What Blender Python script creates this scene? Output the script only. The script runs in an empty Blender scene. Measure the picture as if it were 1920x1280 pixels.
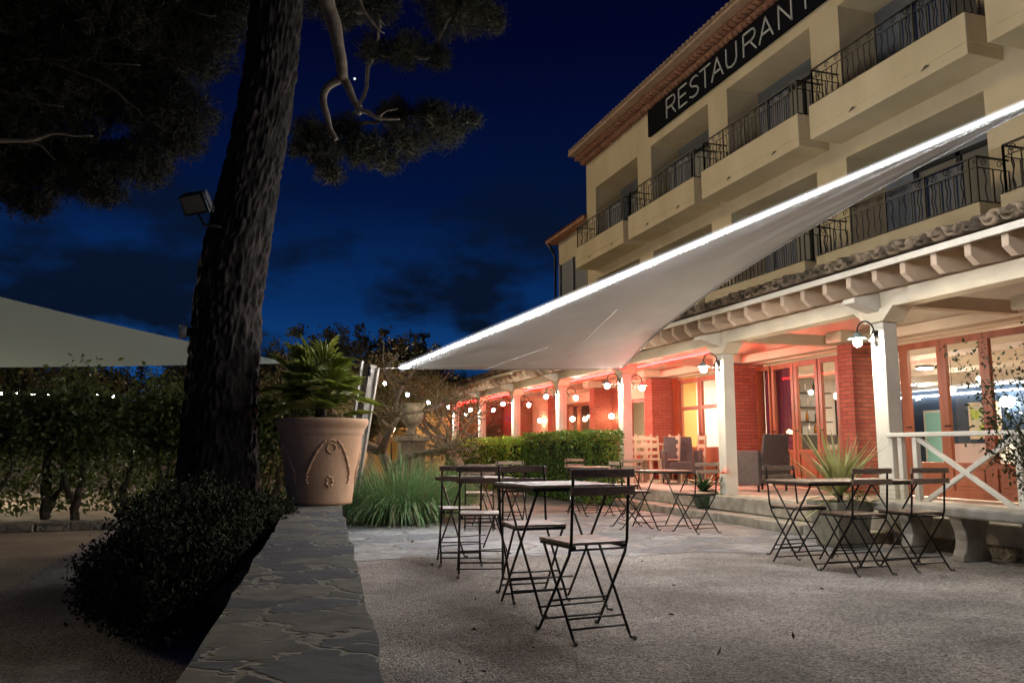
import bpy, math, random
import numpy as np
from mathutils import Vector, Matrix, noise as mnoise
S = bpy.context.scene
COL = S.collection
rnd = random.Random(7)
R = math.radians

# ------------------------------------------------------------------ materials
MATS = {}
def nd(nt, t, **k):
    n = nt.nodes.new(t)
    for a, b in k.items(): setattr(n, a, b)
    return n
def mat(name, col, rough=.7, col2=None, scale=8., bump=0., bscale=None, metal=0., spec=.4, detail=5., stretch=(1, 1, 1), emit=None, estr=0., coord='Object', trans=0., lo=.35, hi=.65):
    if name in MATS: return MATS[name]
    m = bpy.data.materials.new(name); m.use_nodes = True; nt = m.node_tree
    b = nt.nodes['Principled BSDF']
    b.inputs['Roughness'].default_value = rough; b.inputs['Metallic'].default_value = metal
    b.inputs['Specular IOR Level'].default_value = spec
    b.inputs['Base Color'].default_value = (*col, 1)
    tc = nd(nt, 'ShaderNodeTexCoord'); mp = nd(nt, 'ShaderNodeMapping'); mp.inputs['Scale'].default_value = stretch
    if coord == 'World':
        g = nd(nt, 'ShaderNodeNewGeometry'); nt.links.new(g.outputs['Position'], mp.inputs['Vector'])
    else: nt.links.new(tc.outputs[coord], mp.inputs['Vector'])
    if col2 is not None:
        n = nd(nt, 'ShaderNodeTexNoise'); n.inputs['Scale'].default_value = scale; n.inputs['Detail'].default_value = detail
        r = nd(nt, 'ShaderNodeValToRGB'); r.color_ramp.elements[0].color = (*col, 1); r.color_ramp.elements[1].color = (*col2, 1)
        r.color_ramp.elements[0].position = lo; r.color_ramp.elements[1].position = hi
        nt.links.new(mp.outputs[0], n.inputs['Vector']); nt.links.new(n.outputs['Fac'], r.inputs[0]); nt.links.new(r.outputs[0], b.inputs['Base Color'])
    if bump:
        n = nd(nt, 'ShaderNodeTexNoise'); n.inputs['Scale'].default_value = bscale or scale * 4; n.inputs['Detail'].default_value = 6
        bp = nd(nt, 'ShaderNodeBump'); bp.inputs['Strength'].default_value = bump; bp.inputs['Distance'].default_value = .01
        nt.links.new(mp.outputs[0], n.inputs['Vector']); nt.links.new(n.outputs['Fac'], bp.inputs['Height']); nt.links.new(bp.outputs[0], b.inputs['Normal'])
    if emit:
        b.inputs['Emission Color'].default_value = (*emit, 1); b.inputs['Emission Strength'].default_value = estr
    if trans:
        out = nt.nodes['Material Output']; t = nd(nt, 'ShaderNodeBsdfTranslucent'); t.inputs['Color'].default_value = (*(col2 or col), 1)
        mx = nd(nt, 'ShaderNodeMixShader'); mx.inputs[0].default_value = trans
        nt.links.new(b.outputs[0], mx.inputs[1]); nt.links.new(t.outputs[0], mx.inputs[2]); nt.links.new(mx.outputs[0], out.inputs[0])
    MATS[name] = m; return m
def glass_mat(name, tint=(1, 1, 1), refl=.12):
    m = bpy.data.materials.new(name); m.use_nodes = True; nt = m.node_tree; nt.nodes.clear()
    o = nd(nt, 'ShaderNodeOutputMaterial'); t = nd(nt, 'ShaderNodeBsdfTransparent'); t.inputs[0].default_value = (*tint, 1)
    g = nd(nt, 'ShaderNodeBsdfGlossy'); g.inputs['Roughness'].default_value = .02
    f = nd(nt, 'ShaderNodeLayerWeight'); f.inputs[0].default_value = .5
    pw = nd(nt, 'ShaderNodeMath', operation='POWER'); pw.inputs[1].default_value = 4.; nt.links.new(f.outputs['Facing'], pw.inputs[0])
    ad = nd(nt, 'ShaderNodeMath', operation='MULTIPLY_ADD'); ad.inputs[1].default_value = .8; ad.inputs[2].default_value = refl * .4
    mx = nd(nt, 'ShaderNodeMixShader'); nt.links.new(pw.outputs[0], ad.inputs[0]); nt.links.new(ad.outputs[0], mx.inputs[0])
    nt.links.new(t.outputs[0], mx.inputs[1]); nt.links.new(g.outputs[0], mx.inputs[2]); nt.links.new(mx.outputs[0], o.inputs[0])
    return m
def emis(name, col, s):
    m = bpy.data.materials.new(name); m.use_nodes = True; nt = m.node_tree; nt.nodes.clear()
    o = nd(nt, 'ShaderNodeOutputMaterial'); e = nd(nt, 'ShaderNodeEmission'); e.inputs[0].default_value = (*col, 1); e.inputs[1].default_value = s
    nt.links.new(e.outputs[0], o.inputs[0]); return m
def brick_mat(name, c1, c2, mortar):
    m = bpy.data.materials.new(name); m.use_nodes = True; nt = m.node_tree; b = nt.nodes['Principled BSDF']; b.inputs['Roughness'].default_value = .85
    g = nd(nt, 'ShaderNodeNewGeometry'); s = nd(nt, 'ShaderNodeSeparateXYZ'); a = nd(nt, 'ShaderNodeMath', operation='ADD'); c = nd(nt, 'ShaderNodeCombineXYZ')
    nt.links.new(g.outputs['Position'], s.inputs[0]); nt.links.new(s.outputs[0], a.inputs[0]); nt.links.new(s.outputs[1], a.inputs[1])
    nt.links.new(a.outputs[0], c.inputs[0]); nt.links.new(s.outputs[2], c.inputs[1])
    k = nd(nt, 'ShaderNodeTexBrick'); k.inputs['Color1'].default_value = (*c1, 1); k.inputs['Color2'].default_value = (*c2, 1); k.inputs['Mortar'].default_value = (*mortar, 1)
    k.inputs['Scale'].default_value = 1.; k.inputs['Brick Width'].default_value = .21; k.inputs['Row Height'].default_value = .062; k.inputs['Mortar Size'].default_value = .007; k.inputs['Bias'].default_value = 0
    nt.links.new(c.outputs[0], k.inputs['Vector']); nt.links.new(k.outputs['Color'], b.inputs['Base Color'])
    inv = nd(nt, 'ShaderNodeMath', operation='SUBTRACT'); inv.inputs[0].default_value = 1; nt.links.new(k.outputs['Fac'], inv.inputs[1])
    bp = nd(nt, 'ShaderNodeBump'); bp.inputs['Strength'].default_value = .9; bp.inputs['Distance'].default_value = .02
    nt.links.new(inv.outputs[0], bp.inputs['Height']); nt.links.new(bp.outputs[0], b.inputs['Normal']); return m
def stone_mat(name, cols, mortar, scale=(2.5, 4., 2.5), edge=.05, rough=.75, bump=.8, vari=.35):
    """irregular flags with mortar joints: warped Voronoi cells"""
    m = bpy.data.materials.new(name); m.use_nodes = True; nt = m.node_tree; b = nt.nodes['Principled BSDF']; b.inputs['Roughness'].default_value = rough
    g = nd(nt, 'ShaderNodeNewGeometry'); mp = nd(nt, 'ShaderNodeMapping'); mp.inputs['Scale'].default_value = scale
    n0 = nd(nt, 'ShaderNodeTexNoise'); n0.inputs['Scale'].default_value = 3.; n0.inputs['Detail'].default_value = 4
    ad = nd(nt, 'ShaderNodeVectorMath', operation='MULTIPLY_ADD'); ad.inputs[1].default_value = (vari,) * 3
    nt.links.new(g.outputs['Position'], n0.inputs['Vector']); nt.links.new(n0.outputs['Color'], ad.inputs[0]); nt.links.new(g.outputs['Position'], ad.inputs[2])
    nt.links.new(ad.outputs[0], mp.inputs['Vector'])
    v1 = nd(nt, 'ShaderNodeTexVoronoi', feature='DISTANCE_TO_EDGE'); v2 = nd(nt, 'ShaderNodeTexVoronoi')
    for v in (v1, v2): v.inputs['Scale'].default_value = 1; nt.links.new(mp.outputs[0], v.inputs['Vector'])
    rp = nd(nt, 'ShaderNodeValToRGB'); rp.color_ramp.elements[0].position = edge * .5; rp.color_ramp.elements[1].position = edge * 1.3
    nt.links.new(v1.outputs['Distance'], rp.inputs[0])
    sp = nd(nt, 'ShaderNodeSeparateColor'); nt.links.new(v2.outputs['Color'], sp.inputs[0])
    cr = nd(nt, 'ShaderNodeValToRGB'); el = cr.color_ramp.elements
    el[0].color = (*cols[0], 1); el[1].color = (*cols[-1], 1)
    for i, c in enumerate(cols[1:-1]):
        e = el.new((i + 1) / (len(cols) - 1)); e.color = (*c, 1)
    cr.color_ramp.interpolation = 'CONSTANT'; nt.links.new(sp.outputs[0], cr.inputs[0])
    n1 = nd(nt, 'ShaderNodeTexNoise'); n1.inputs['Scale'].default_value = 9; n1.inputs['Detail'].default_value = 8
    nt.links.new(g.outputs['Position'], n1.inputs['Vector'])
    mm = nd(nt, 'ShaderNodeMixRGB', blend_type='MULTIPLY'); mm.inputs[0].default_value = .8
    r2 = nd(nt, 'ShaderNodeValToRGB'); r2.color_ramp.elements[0].position = .3; r2.color_ramp.elements[0].color = (.45, .45, .45, 1); r2.color_ramp.elements[1].position = .7; r2.color_ramp.elements[1].color = (1.2, 1.2, 1.2, 1)
    nt.links.new(n1.outputs['Fac'], r2.inputs[0]); nt.links.new(cr.outputs[0], mm.inputs[1]); nt.links.new(r2.outputs[0], mm.inputs[2])
    mx = nd(nt, 'ShaderNodeMixRGB'); mx.inputs[1].default_value = (*mortar, 1)
    nt.links.new(rp.outputs[0], mx.inputs[0]); nt.links.new(mm.outputs[0], mx.inputs[2]); nt.links.new(mx.outputs[0], b.inputs['Base Color'])
    hs = nd(nt, 'ShaderNodeMath', operation='MULTIPLY_ADD'); hs.inputs[1].default_value = .5
    nt.links.new(n1.outputs['Fac'], hs.inputs[0]); nt.links.new(rp.outputs[0], hs.inputs[2])
    bp = nd(nt, 'ShaderNodeBump'); bp.inputs['Strength'].default_value = bump; bp.inputs['Distance'].default_value = .02
    nt.links.new(hs.outputs[0], bp.inputs['Height']); nt.links.new(bp.outputs[0], b.inputs['Normal']); return m

M_plaster = mat('warm_plaster', (.56, .455, .27), .9, (.68, .56, .36), 1.5, .35, 60, coord='World', stretch=(1, 1, .4), detail=9, lo=.3, hi=.7)
M_plaster_dim = mat('shaded_recess_plaster', (.2, .21, .22), .9, (.25, .26, .26), 2, .2, 50, coord='World')  # wall plaster darkened and cooled: recess shade put into its colour
M_cream = mat('cream_paint', (.68, .58, .42), .6, (.74, .64, .47), 3, .15, 30, coord='World')
M_white = mat('white_paint', (.62, .57, .47), .5, (.69, .64, .53), 5, .15, 40, coord='World')
M_raft = mat('rafter_wood', (.46, .34, .24), .6, (.56, .43, .31), 3, .15, 30, coord='World')
M_deck = mat('pine_boards', (.52, .43, .31), .7, (.62, .52, .39), 4, .2, 30, coord='World')
M_tile = mat('clay_tile', (.075, .055, .035), .9, (.3, .22, .14), 7, .5, 60, coord='World', lo=.4, hi=.6)
M_tileR = mat('eave_tile', (.33, .15, .08), .85, (.46, .24, .13), 5, .4, 60, coord='World')
M_iron = mat('dark_iron', (.012, .012, .014), .45, (.03, .026, .022), 30, .2, 90, metal=.6)
M_bistro = mat('painted_steel', (.012, .012, .013), .4, (.035, .028, .022), 25, .15, 80, metal=.5)
M_slat = mat('oiled_wood_slat', (.2, .13, .085), .45, (.36, .25, .17), 12, .3, 60, stretch=(1, 8, 8))
M_redwood = mat('varnished_wood', (.24, .07, .03), .4, (.34, .11, .05), 6, .2, 30, coord='World', stretch=(1, 1, .15))
M_bark = mat('pine_bark', (.01, .0075, .006), .95, (.042, .032, .025), 9, 1., 40, coord='World', stretch=(1, 1, .6))
M_needle = mat('pine_needles', (.011, .012, .005), .95, (.03, .025, .01), 2.5, coord='World')
M_twig = mat('bare_branch', (.16, .12, .08), .85, (.28, .22, .15), 14, .5, 60, coord='World')
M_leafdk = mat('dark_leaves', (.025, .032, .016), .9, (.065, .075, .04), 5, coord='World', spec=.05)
M_leaf = mat('hedge_leaves', (.03, .055, .012), .5, (.11, .14, .035), 6, coord='World', trans=.25)
M_box2 = mat('bright_box_leaves', (.1, .2, .02), .5, (.32, .48, .07), 4, coord='World', trans=.25)
M_box = mat('box_leaves', (.045, .11, .015), .5, (.14, .25, .035), 5, coord='World', trans=.2)
M_olive = mat('olive_leaves', (.08, .07, .03), .7, (.22, .18, .08), 3, coord='World', trans=.2)
M_grass = mat('blue_green_blades', (.08, .17, .05), .5, (.24, .4, .16), 9, coord='World', trans=.15)
M_straw = mat('dry_blades', (.24, .2, .11), .7, (.34, .28, .16), 9, coord='World')
M_palm = mat('palm_blades', (.09, .12, .02), .4, (.34, .38, .07), 6, coord='World', trans=.25)
M_agave = mat('cordyline_blades', (.16, .19, .06), .45, (.42, .4, .17), 5, coord='World', trans=.2)
M_terra = mat('terracotta', (.58, .34, .19), .8, (.68, .43, .27), 3, .3, 40, lo=.3, hi=.7)
M_urn = mat('weathered_urn', (.1, .085, .06), .9, (.2, .17, .12), 6, .5, 40)
M_stone = mat('cast_stone', (.24, .21, .16), .85, (.4, .36, .29), 6, .5, 40)
M_gravel_dark = None
M_navy = mat('navy_panel', (.012, .022, .05), .5)
M_fabric = mat('sail_canvas', (.49, .485, .475), .9, (.53, .525, .515), 2, .1, 200, spec=.05)
M_fabric2 = mat('pale_green_canvas', (.42, .56, .6), .8, (.48, .6, .62), 1.2, .1, 200, trans=.3)
M_amber = mat('orange_canvas', (.6, .35, .12), .8, trans=.35)
M_wicker = mat('wicker', (.045, .042, .04), .6, (.1, .092, .085), 60, .6, 120)
M_pale = mat('pale_wood', (.5, .38, .26), .5, (.6, .47, .33), 5, .15, 40)
M_black = mat('black_plastic', (.01, .01, .011), .35)
M_sign = mat('sign_board', (.01, .01, .012), .95, spec=.02)
M_letter = mat('letter_metal', (.5, .5, .46), .8)
M_pole = mat('weathered_pole', (.12, .1, .08), .8, (.3, .27, .22), 10, .6, 50, stretch=(1, 1, .2))
M_curtain = mat('plum_curtain', (.14, .03, .06), .8)
M_white_wall = mat('white_wall', (.72, .7, .66), .8)
M_navy_wall = mat('navy_wall', (.018, .035, .06), .7)
M_orange_wall = mat('ochre_wall', (.6, .36, .12), .8)
M_aqua = mat('aqua_poster', (.3, .6, .55), .6)
M_redwall = mat('red_render', (.55, .1, .07), .8, (.62, .13, .09), 5, .2)
M_cloth = mat('white_cloth', (.75, .74, .7), .8)
M_glass = glass_mat('window_glass', (.97, .97, .96), .1)
M_glassdark = glass_mat('tinted_glass', (.5, .55, .6), .25)
M_screen = glass_mat('clear_screen', (.95, .9, .88), .1)
M_brick = brick_mat('red_brick', (.36, .075, .045), (.44, .12, .07), (.17, .08, .06))
M_slate = stone_mat('slate_flags', [(.03, .036, .042), (.13, .12, .085), (.055, .065, .07), (.1, .092, .068), (.04, .045, .05), (.17, .16, .125)], (.18, .165, .125), (2.9, 3.9, 2.), .036, .85, .7, .6)
M_paving = stone_mat('courtyard_flags', [(.17, .18, .185), (.32, .32, .31), (.22, .225, .23), (.28, .28, .26), (.37, .36, .34)], (.22, .21, .185), (2., 2.2, 2.), .05, .7, .8)
M_rubble = stone_mat('rubble_stone', [(.22, .18, .12), (.38, .31, .21), (.28, .22, .14)], (.3, .26, .19), (5., 5., 9.), .07, .9, 1.)
M_floor = stone_mat('terrace_tiles', [(.56, .5, .4), (.64, .58, .47), (.6, .53, .43)], (.4, .36, .28), (2.5, 2.5, 2.5), .02, .5, .3, .02)
def gravel_mat(name, c1, c2, c3):
    m = bpy.data.materials.new(name); m.use_nodes = True; nt = m.node_tree; b = nt.nodes['Principled BSDF']; b.inputs['Roughness'].default_value = .95
    g = nd(nt, 'ShaderNodeNewGeometry')
    v = nd(nt, 'ShaderNodeTexVoronoi'); v.inputs['Scale'].default_value = 78
    n = nd(nt, 'ShaderNodeTexNoise'); n.inputs['Scale'].default_value = 1.1; n.inputs['Detail'].default_value = 9; n.inputs['Roughness'].default_value = .62
    for a in (v, n): nt.links.new(g.outputs['Position'], a.inputs['Vector'])
    s = nd(nt, 'ShaderNodeSeparateColor'); nt.links.new(v.outputs['Color'], s.inputs[0])
    r = nd(nt, 'ShaderNodeValToRGB'); r.color_ramp.elements[0].color = (*c1, 1); r.color_ramp.elements[1].color = (*c2, 1)
    e = r.color_ramp.elements.new(.86); e.color = tuple(x * .95 for x in c2) + (1,)
    nt.links.new(s.outputs[0], r.inputs[0])
    r2 = nd(nt, 'ShaderNodeValToRGB'); r2.color_ramp.elements[0].position = .38; r2.color_ramp.elements[1].position = .62
    r2.color_ramp.elements[0].color = (*c3, 1); r2.color_ramp.elements[1].color = (1.1, 1.1, 1.1, 1)
    nt.links.new(n.outputs['Fac'], r2.inputs[0])
    mm = nd(nt, 'ShaderNodeMixRGB', blend_type='MULTIPLY'); mm.inputs[0].default_value = 1
    nt.links.new(r.outputs[0], mm.inputs[1]); nt.links.new(r2.outputs[0], mm.inputs[2]); nt.links.new(mm.outputs[0], b.inputs['Base Color'])
    ma = nd(nt, 'ShaderNodeMath', operation='MULTIPLY_ADD'); ma.inputs[1].default_value = 3.; nt.links.new(n.outputs['Fac'], ma.inputs[0]); nt.links.new(v.outputs['Distance'], ma.inputs[2])
    bp = nd(nt, 'ShaderNodeBump'); bp.inputs['Strength'].default_value = .9; bp.inputs['Distance'].default_value = .012; bp.invert = True
    nt.links.new(ma.outputs[0], bp.inputs['Height']); nt.links.new(bp.outputs[0], b.inputs['Normal']); return m
M_gravel = gravel_mat('gravel', (.18, .155, .13), (.52, .46, .395), (.58, .57, .56))
E_led = emis('led_white', (.93, .95, 1.), 300.)
E_bulb = emis('bulb_warm', (1., .9, .74), 1150.)
E_bulb_far = emis('bulb_small', (1., .9, .7), 300.)
E_red = emis('led_red', (1., .0036, .0036), 165.)
E_panel = emis('ceiling_lamp', (1., .85, .64), 560.)
E_cove = emis('cove_light', (.95, .97, 1.), 22.)
E_sconce = emis('sconce_white', (.9, .95, 1.), 60.)
E_amber = emis('amber_lamp', (1., .62, .22), 220.)

# ------------------------------------------------------------------ mesh helpers
class MB:
    def __init__(s): s.v = []; s.f = []; s.sm = []
    def add(s, vs, fs, smooth=False):
        o = len(s.v); s.v += [tuple(map(float, p)) for p in vs]; s.f += [tuple(i + o for i in f) for f in fs]; s.sm += [smooth] * len(fs); return s
    def box(s, x0, x1, y0, y1, z0, z1):
        return s.add([(x, y, z) for z in (z0, z1) for x, y in ((x0, y0), (x1, y0), (x1, y1), (x0, y1))],
                     [(0, 3, 2, 1), (4, 5, 6, 7), (0, 1, 5, 4), (1, 2, 6, 5), (2, 3, 7, 6), (3, 0, 4, 7)])
    def bar(s, p, q, w, h, up=(0, 0, 1)):
        p, q = Vector(p), Vector(q); d = (q - p).normalized(); u = Vector(up)
        if abs(d.dot(u)) > .99: u = Vector((1, 0, 0))
        a = d.cross(u).normalized() * w / 2; b = a.cross(d).normalized() * h / 2
        vs = [c + i * a + j * b for c in (p, q) for i, j in ((-1, -1), (1, -1), (1, 1), (-1, 1))]
        return s.add(vs, [(0, 1, 2, 3), (7, 6, 5, 4), (0, 4, 5, 1), (1, 5, 6, 2), (2, 6, 7, 3), (3, 7, 4, 0)])
    def tube(s, pts, r, n=8, cap=True, smooth=True):
        P = [Vector(p) for p in pts]; k = len(P); rr = r if hasattr(r, '__len__') else [r] * k
        vs = []; u = None
        for i, p in enumerate(P):
            d = (P[min(i + 1, k - 1)] - P[max(i - 1, 0)])
            d = d.normalized() if d.length > 1e-9 else Vector((0, 0, 1))
            if u is None: u = d.orthogonal().normalized()
            else:
                u = u - d * u.dot(d); u = u.normalized() if u.length > 1e-6 else d.orthogonal().normalized()
            w = d.cross(u)
            vs += [p + (u * math.cos(a) + w * math.sin(a)) * rr[i] for a in (2 * math.pi * j / n for j in range(n))]
        fs = [(i * n + j, i * n + (j + 1) % n, (i + 1) * n + (j + 1) % n, (i + 1) * n + j) for i in range(k - 1) for j in range(n)]
        if cap: fs += [tuple(range(n))[::-1], tuple((k - 1) * n + j for j in range(n))]
        return s.add(vs, fs, smooth)
    def lathe(s, prof, c=(0, 0, 0), n=32, sq=0):
        vs = []
        for r, z in prof:
            for j in range(n):
                a = 2 * math.pi * j / n
                vs.append((c[0] + r * math.cos(a), c[1] + r * math.sin(a), c[2] + z))
        k = len(prof)
        fs = [(i * n + j, i * n + (j + 1) % n, (i + 1) * n + (j + 1) % n, (i + 1) * n + j) for i in range(k - 1) for j in range(n)]
        fs += [tuple(range(n))[::-1], tuple((k - 1) * n + j for j in range(n))]
        return s.add(vs, fs, True)
    def ball(s, c, r, n=10, m=6):
        pr = [(max(1e-4, math.sin(math.pi * i / m)) * r, -math.cos(math.pi * i / m) * r) for i in range(m + 1)]
        return s.lathe(pr, c, n)
    def build(s, name, m, parent=None, bevel=0, loc=None):
        me = bpy.data.meshes.new(name); me.from_pydata(s.v, [], s.f); me.update()
        me.polygons.foreach_set('use_smooth', s.sm)
        me.materials.append(m); o = bpy.data.objects.new(name, me); COL.objects.link(o)
        if parent: o.parent = parent
        if loc: o.location = loc
        if bevel:
            b = o.modifiers.new('bevel', 'BEVEL'); b.width = bevel; b.segments = 2; b.limit_method = 'ANGLE'
        return o
def tag(o, label=None, cat=None, group=None, kind=None):
    for k, v in (('label', label), ('category', cat), ('group', group), ('kind', kind)):
        if v: o[k] = v
    return o
def thing(name, label, cat, loc=(0, 0, 0), rz=0, group=None):
    o = bpy.data.objects.new(name, None); COL.objects.link(o); o.empty_display_size = .1
    o.location = loc; o.rotation_euler = (0, 0, rz); return tag(o, label, cat, group)
def copy_tree(o, loc, rz=0, label=None, sc=None):
    c = o.copy(); COL.objects.link(c); c.location = loc; c.rotation_euler = (0, 0, rz)
    if label: c['label'] = label
    if sc: c.scale = sc
    def rec(a, b):
        for ch in list(a.children):
            d = ch.copy(); COL.objects.link(d); d.parent = b; d.matrix_parent_inverse = ch.matrix_parent_inverse; rec(ch, d)
    rec(o, c); return c
def struct(o): o['kind'] = 'structure'; return o
def rot(v, ax, a): return Matrix.Rotation(a, 3, ax) @ Vector(v)

def leaves(name, m, pts, size, parent=None, var=.4, fold=.25, aspect=.5, updir=None, seed=1):
    """many small folded leaf faces at the given points (numpy)"""
    rg = np.random.default_rng(seed); P = np.asarray(pts, float); n = len(P)
    d = rg.normal(size=(n, 3))
    if updir is not None: d = d + np.asarray(updir)
    d /= np.linalg.norm(d, axis=1)[:, None]
    q = rg.normal(size=(n, 3)); w = np.cross(d, q); w /= np.linalg.norm(w, axis=1)[:, None] + 1e-9
    u = np.cross(w, d); s = size * (1 + var * rg.uniform(-1, 1, n))[:, None]
    a = P; b = P + d * s * .45 + w * s * aspect * .5 + u * s * fold * .3; c = P + d * s; e = P + d * s * .45 - w * s * aspect * .5 + u * s * fold * .3
    V = np.stack([a, b, c, e], 1).reshape(-1, 3); i = np.arange(n) * 4
    F = np.stack([i, i + 1, i + 2, i, i + 2, i + 3], 1).reshape(-1, 3)
    me = bpy.data.meshes.new(name); me.vertices.add(len(V)); me.vertices.foreach_set('co', V.ravel())
    me.loops.add(F.size); me.loops.foreach_set('vertex_index', F.ravel().astype(np.int32))
    me.polygons.add(len(F)); me.polygons.foreach_set('loop_start', (np.arange(len(F)) * 3).astype(np.int32)); me.polygons.foreach_set('loop_total', np.full(len(F), 3, np.int32))
    me.update(calc_edges=True); me.materials.append(m); o = bpy.data.objects.new(name, me); COL.objects.link(o)
    if parent: o.parent = parent
    return o
def blob_pts(blobs, dens, seed=3, clump=None, surf=.55):
    """points in ellipsoids (x,y,z,rx,ry,rz), denser near the skin, gathered in clumps"""
    rg = np.random.default_rng(seed); out = []
    for (x, y, z, rx, ry, rz) in blobs:
        n = int(dens * (rx * ry * rz) ** (2 / 3))
        d = rg.normal(size=(n, 3)); d /= np.linalg.norm(d, axis=1)[:, None]
        r = surf + (1 - surf) * rg.random(n) ** .7
        r = np.where(rg.random(n) < .25, rg.random(n), r)
        nz = np.array([mnoise.noise(Vector(v * 2.3 + np.array((x, y, z)))) for v in d])
        p = d * (r * (1 + .28 * nz))[:, None] * np.array((rx, ry, rz)) + np.array((x, y, z)); out.append(p)
    P = np.concatenate(out)
    if clump:
        k = max(4, len(P) // clump[0]); c = P[rg.choice(len(P), k, replace=False)]
        P = c[rg.integers(0, k, len(P))] + rg.normal(size=P.shape) * clump[1]
    return P

# ------------------------------------------------------------------ camera
F = 1500.; TH = math.atan(200 / F); PS = math.atan(493 / F * math.cos(TH))
cam = bpy.data.cameras.new('camera'); cam.sensor_width = 36; cam.lens = 36 * F / 1920; cam.clip_end = 2000; cam.clip_start = .05
co = bpy.data.objects.new('camera', cam); COL.objects.link(co); co.location = (0, 0, 1.0); co.rotation_euler = (math.pi / 2 + TH, 0, -PS); S.camera = co

# ------------------------------------------------------------------ world (dusk sky with thin cloud)
W = bpy.data.worlds.new('World'); S.world = W; W.use_nodes = True; nt = W.node_tree; bg = nt.nodes['Background']
tc = nd(nt, 'ShaderNodeTexCoord'); sp = nd(nt, 'ShaderNodeSeparateXYZ'); nt.links.new(tc.outputs['Generated'], sp.inputs[0])
gr = nd(nt, 'ShaderNodeValToRGB'); el = gr.color_ramp.elements
el[0].position = 0; el[0].color = (.006, .07, .25, 1); el[1].position = 1; el[1].color = (.0006, .0008, .006, 1)
for p, c in ((.08, (.004, .044, .165)), (.17, (.002, .02, .088)), (.3, (.0008, .005, .032)), (.47, (.0006, .0015, .014))):
    e = el.new(p); e.color = (*c, 1)
nt.links.new(sp.outputs[2], gr.inputs[0])
mp = nd(nt, 'ShaderNodeMapping'); mp.inputs['Scale'].default_value = (3.6, 3.6, 8.); mp.inputs['Location'].default_value = (1.7, .4, .3)
nt.links.new(tc.outputs['Generated'], mp.inputs['Vector'])
cn = nd(nt, 'ShaderNodeTexNoise'); cn.inputs['Scale'].default_value = 1.25; cn.inputs['Detail'].default_value = 7; cn.inputs['Roughness'].default_value = .55; nt.links.new(mp.outputs[0], cn.inputs['Vector'])
cr = nd(nt, 'ShaderNodeValToRGB'); cr.color_ramp.elements[0].position = .44; cr.color_ramp.elements[1].position = .56; nt.links.new(cn.outputs['Fac'], cr.inputs[0])
bd = nd(nt, 'ShaderNodeValToRGB'); be = bd.color_ramp.elements; be[0].position = .0; be[0].color = (.15,) * 3 + (1,); be[1].position = .37; be[1].color = (0, 0, 0, 1)
for p, v in ((.06, .55), (.13, 1.), (.27, .9)): e = be.new(p); e.color = (v, v, v, 1)
nt.links.new(sp.outputs[2], bd.inputs[0])
mu = nd(nt, 'ShaderNodeMath', operation='MULTIPLY'); nt.links.new(cr.outputs[0], mu.inputs[0]); nt.links.new(bd.outputs[0], mu.inputs[1])
mx = nd(nt, 'ShaderNodeMixRGB'); mx.inputs[2].default_value = (.0018, .0048, .0145, 1); nt.links.new(mu.outputs[0], mx.inputs[0]); nt.links.new(gr.outputs[0], mx.inputs[1])
# one evening star
def dirpx(x, y):
    a = (x - 960) / F; b = (640 - y) / F; st, ct, s_, c_ = math.sin(TH), math.cos(TH), math.sin(PS), math.cos(PS)
    return Vector((s_ * ct + a * c_ - b * s_ * st, c_ * ct - a * s_ - b * c_ * st, st + b * ct)).normalized()
vd = nd(nt, 'ShaderNodeVectorMath', operation='DISTANCE'); vd.inputs[1].default_value = dirpx(665, 148); nt.links.new(tc.outputs['Generated'], vd.inputs[0])
lt = nd(nt, 'ShaderNodeMath', operation='LESS_THAN'); lt.inputs[1].default_value = .0014; nt.links.new(vd.outputs['Value'], lt.inputs[0])
sx = nd(nt, 'ShaderNodeMixRGB', blend_type='ADD'); sx.inputs[2].default_value = (.7, .75, .8, 1); nt.links.new(lt.outputs[0], sx.inputs[0]); nt.links.new(mx.outputs[0], sx.inputs[1])
nt.links.new(sx.outputs[0], bg.inputs[0]); bg.inputs[1].default_value = 1.3
# low warm town light from beyond the trees, far left
sl = bpy.data.lights.new('town_light', 'SUN'); sl.energy = .84; sl.angle = R(11); sl.color = (1., .8, .5)
so = bpy.data.objects.new('town_light', sl); COL.objects.link(so)
so.rotation_euler = Vector((1., -1.05, -.42)).to_track_quat('-Z', 'Y').to_euler()

# ------------------------------------------------------------------ ground
g = MB(); g.add([(-400, -400, 0), (400, -400, 0), (400, 400, 0), (-400, 400, 0)], [(0, 1, 2, 3)]); struct(g.build('ground', M_gravel))
pav = MB(); N = 44; Yb = 7.35
front = []
for i in range(N + 1):
    x = .95 + (6.2 - .95) * i / N; front.append((x, 7.5 - .18 * (x - 1) + .1 * math.sin(x * 5.) + rnd.uniform(-.05, .05), .004))
back = [(p[0], 11.6 + .12 * math.sin(p[0] * 3) , .004) for p in front]
pav.add(front + back, [(i, i + 1, N + 1 + i + 1, N + 1 + i) for i in range(N)])
struct(pav.build('paved_path', M_paving))
rg = np.random.default_rng(77); pb = MB()
for i in range(5200):
    d_ = 1.6 + 8 * rg.random() ** 1.6; a_ = R(rg.uniform(4, 52)); x_, y_ = d_ * math.sin(a_), d_ * math.cos(a_)
    if x_ < .3 + y_ * .09 or x_ > 5.9: continue
    s_ = rg.uniform(.003, .0085); h_ = rg.uniform(0, 6.28); c_, n_ = math.cos(h_), math.sin(h_)
    vs = [(s_ * c_, s_ * n_, 0), (-s_ * n_ * .8, s_ * c_ * .8, 0), (-s_ * c_, -s_ * n_, 0), (s_ * n_ * .7, -s_ * c_ * .7, 0), (s_ * .2, s_ * .1, s_ * .8)]
    pb.add([(x_ + a, y_ + b, .001 + c) for a, b, c in vs], [(0, 1, 4), (1, 2, 4), (2, 3, 4), (3, 0, 4)])
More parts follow.
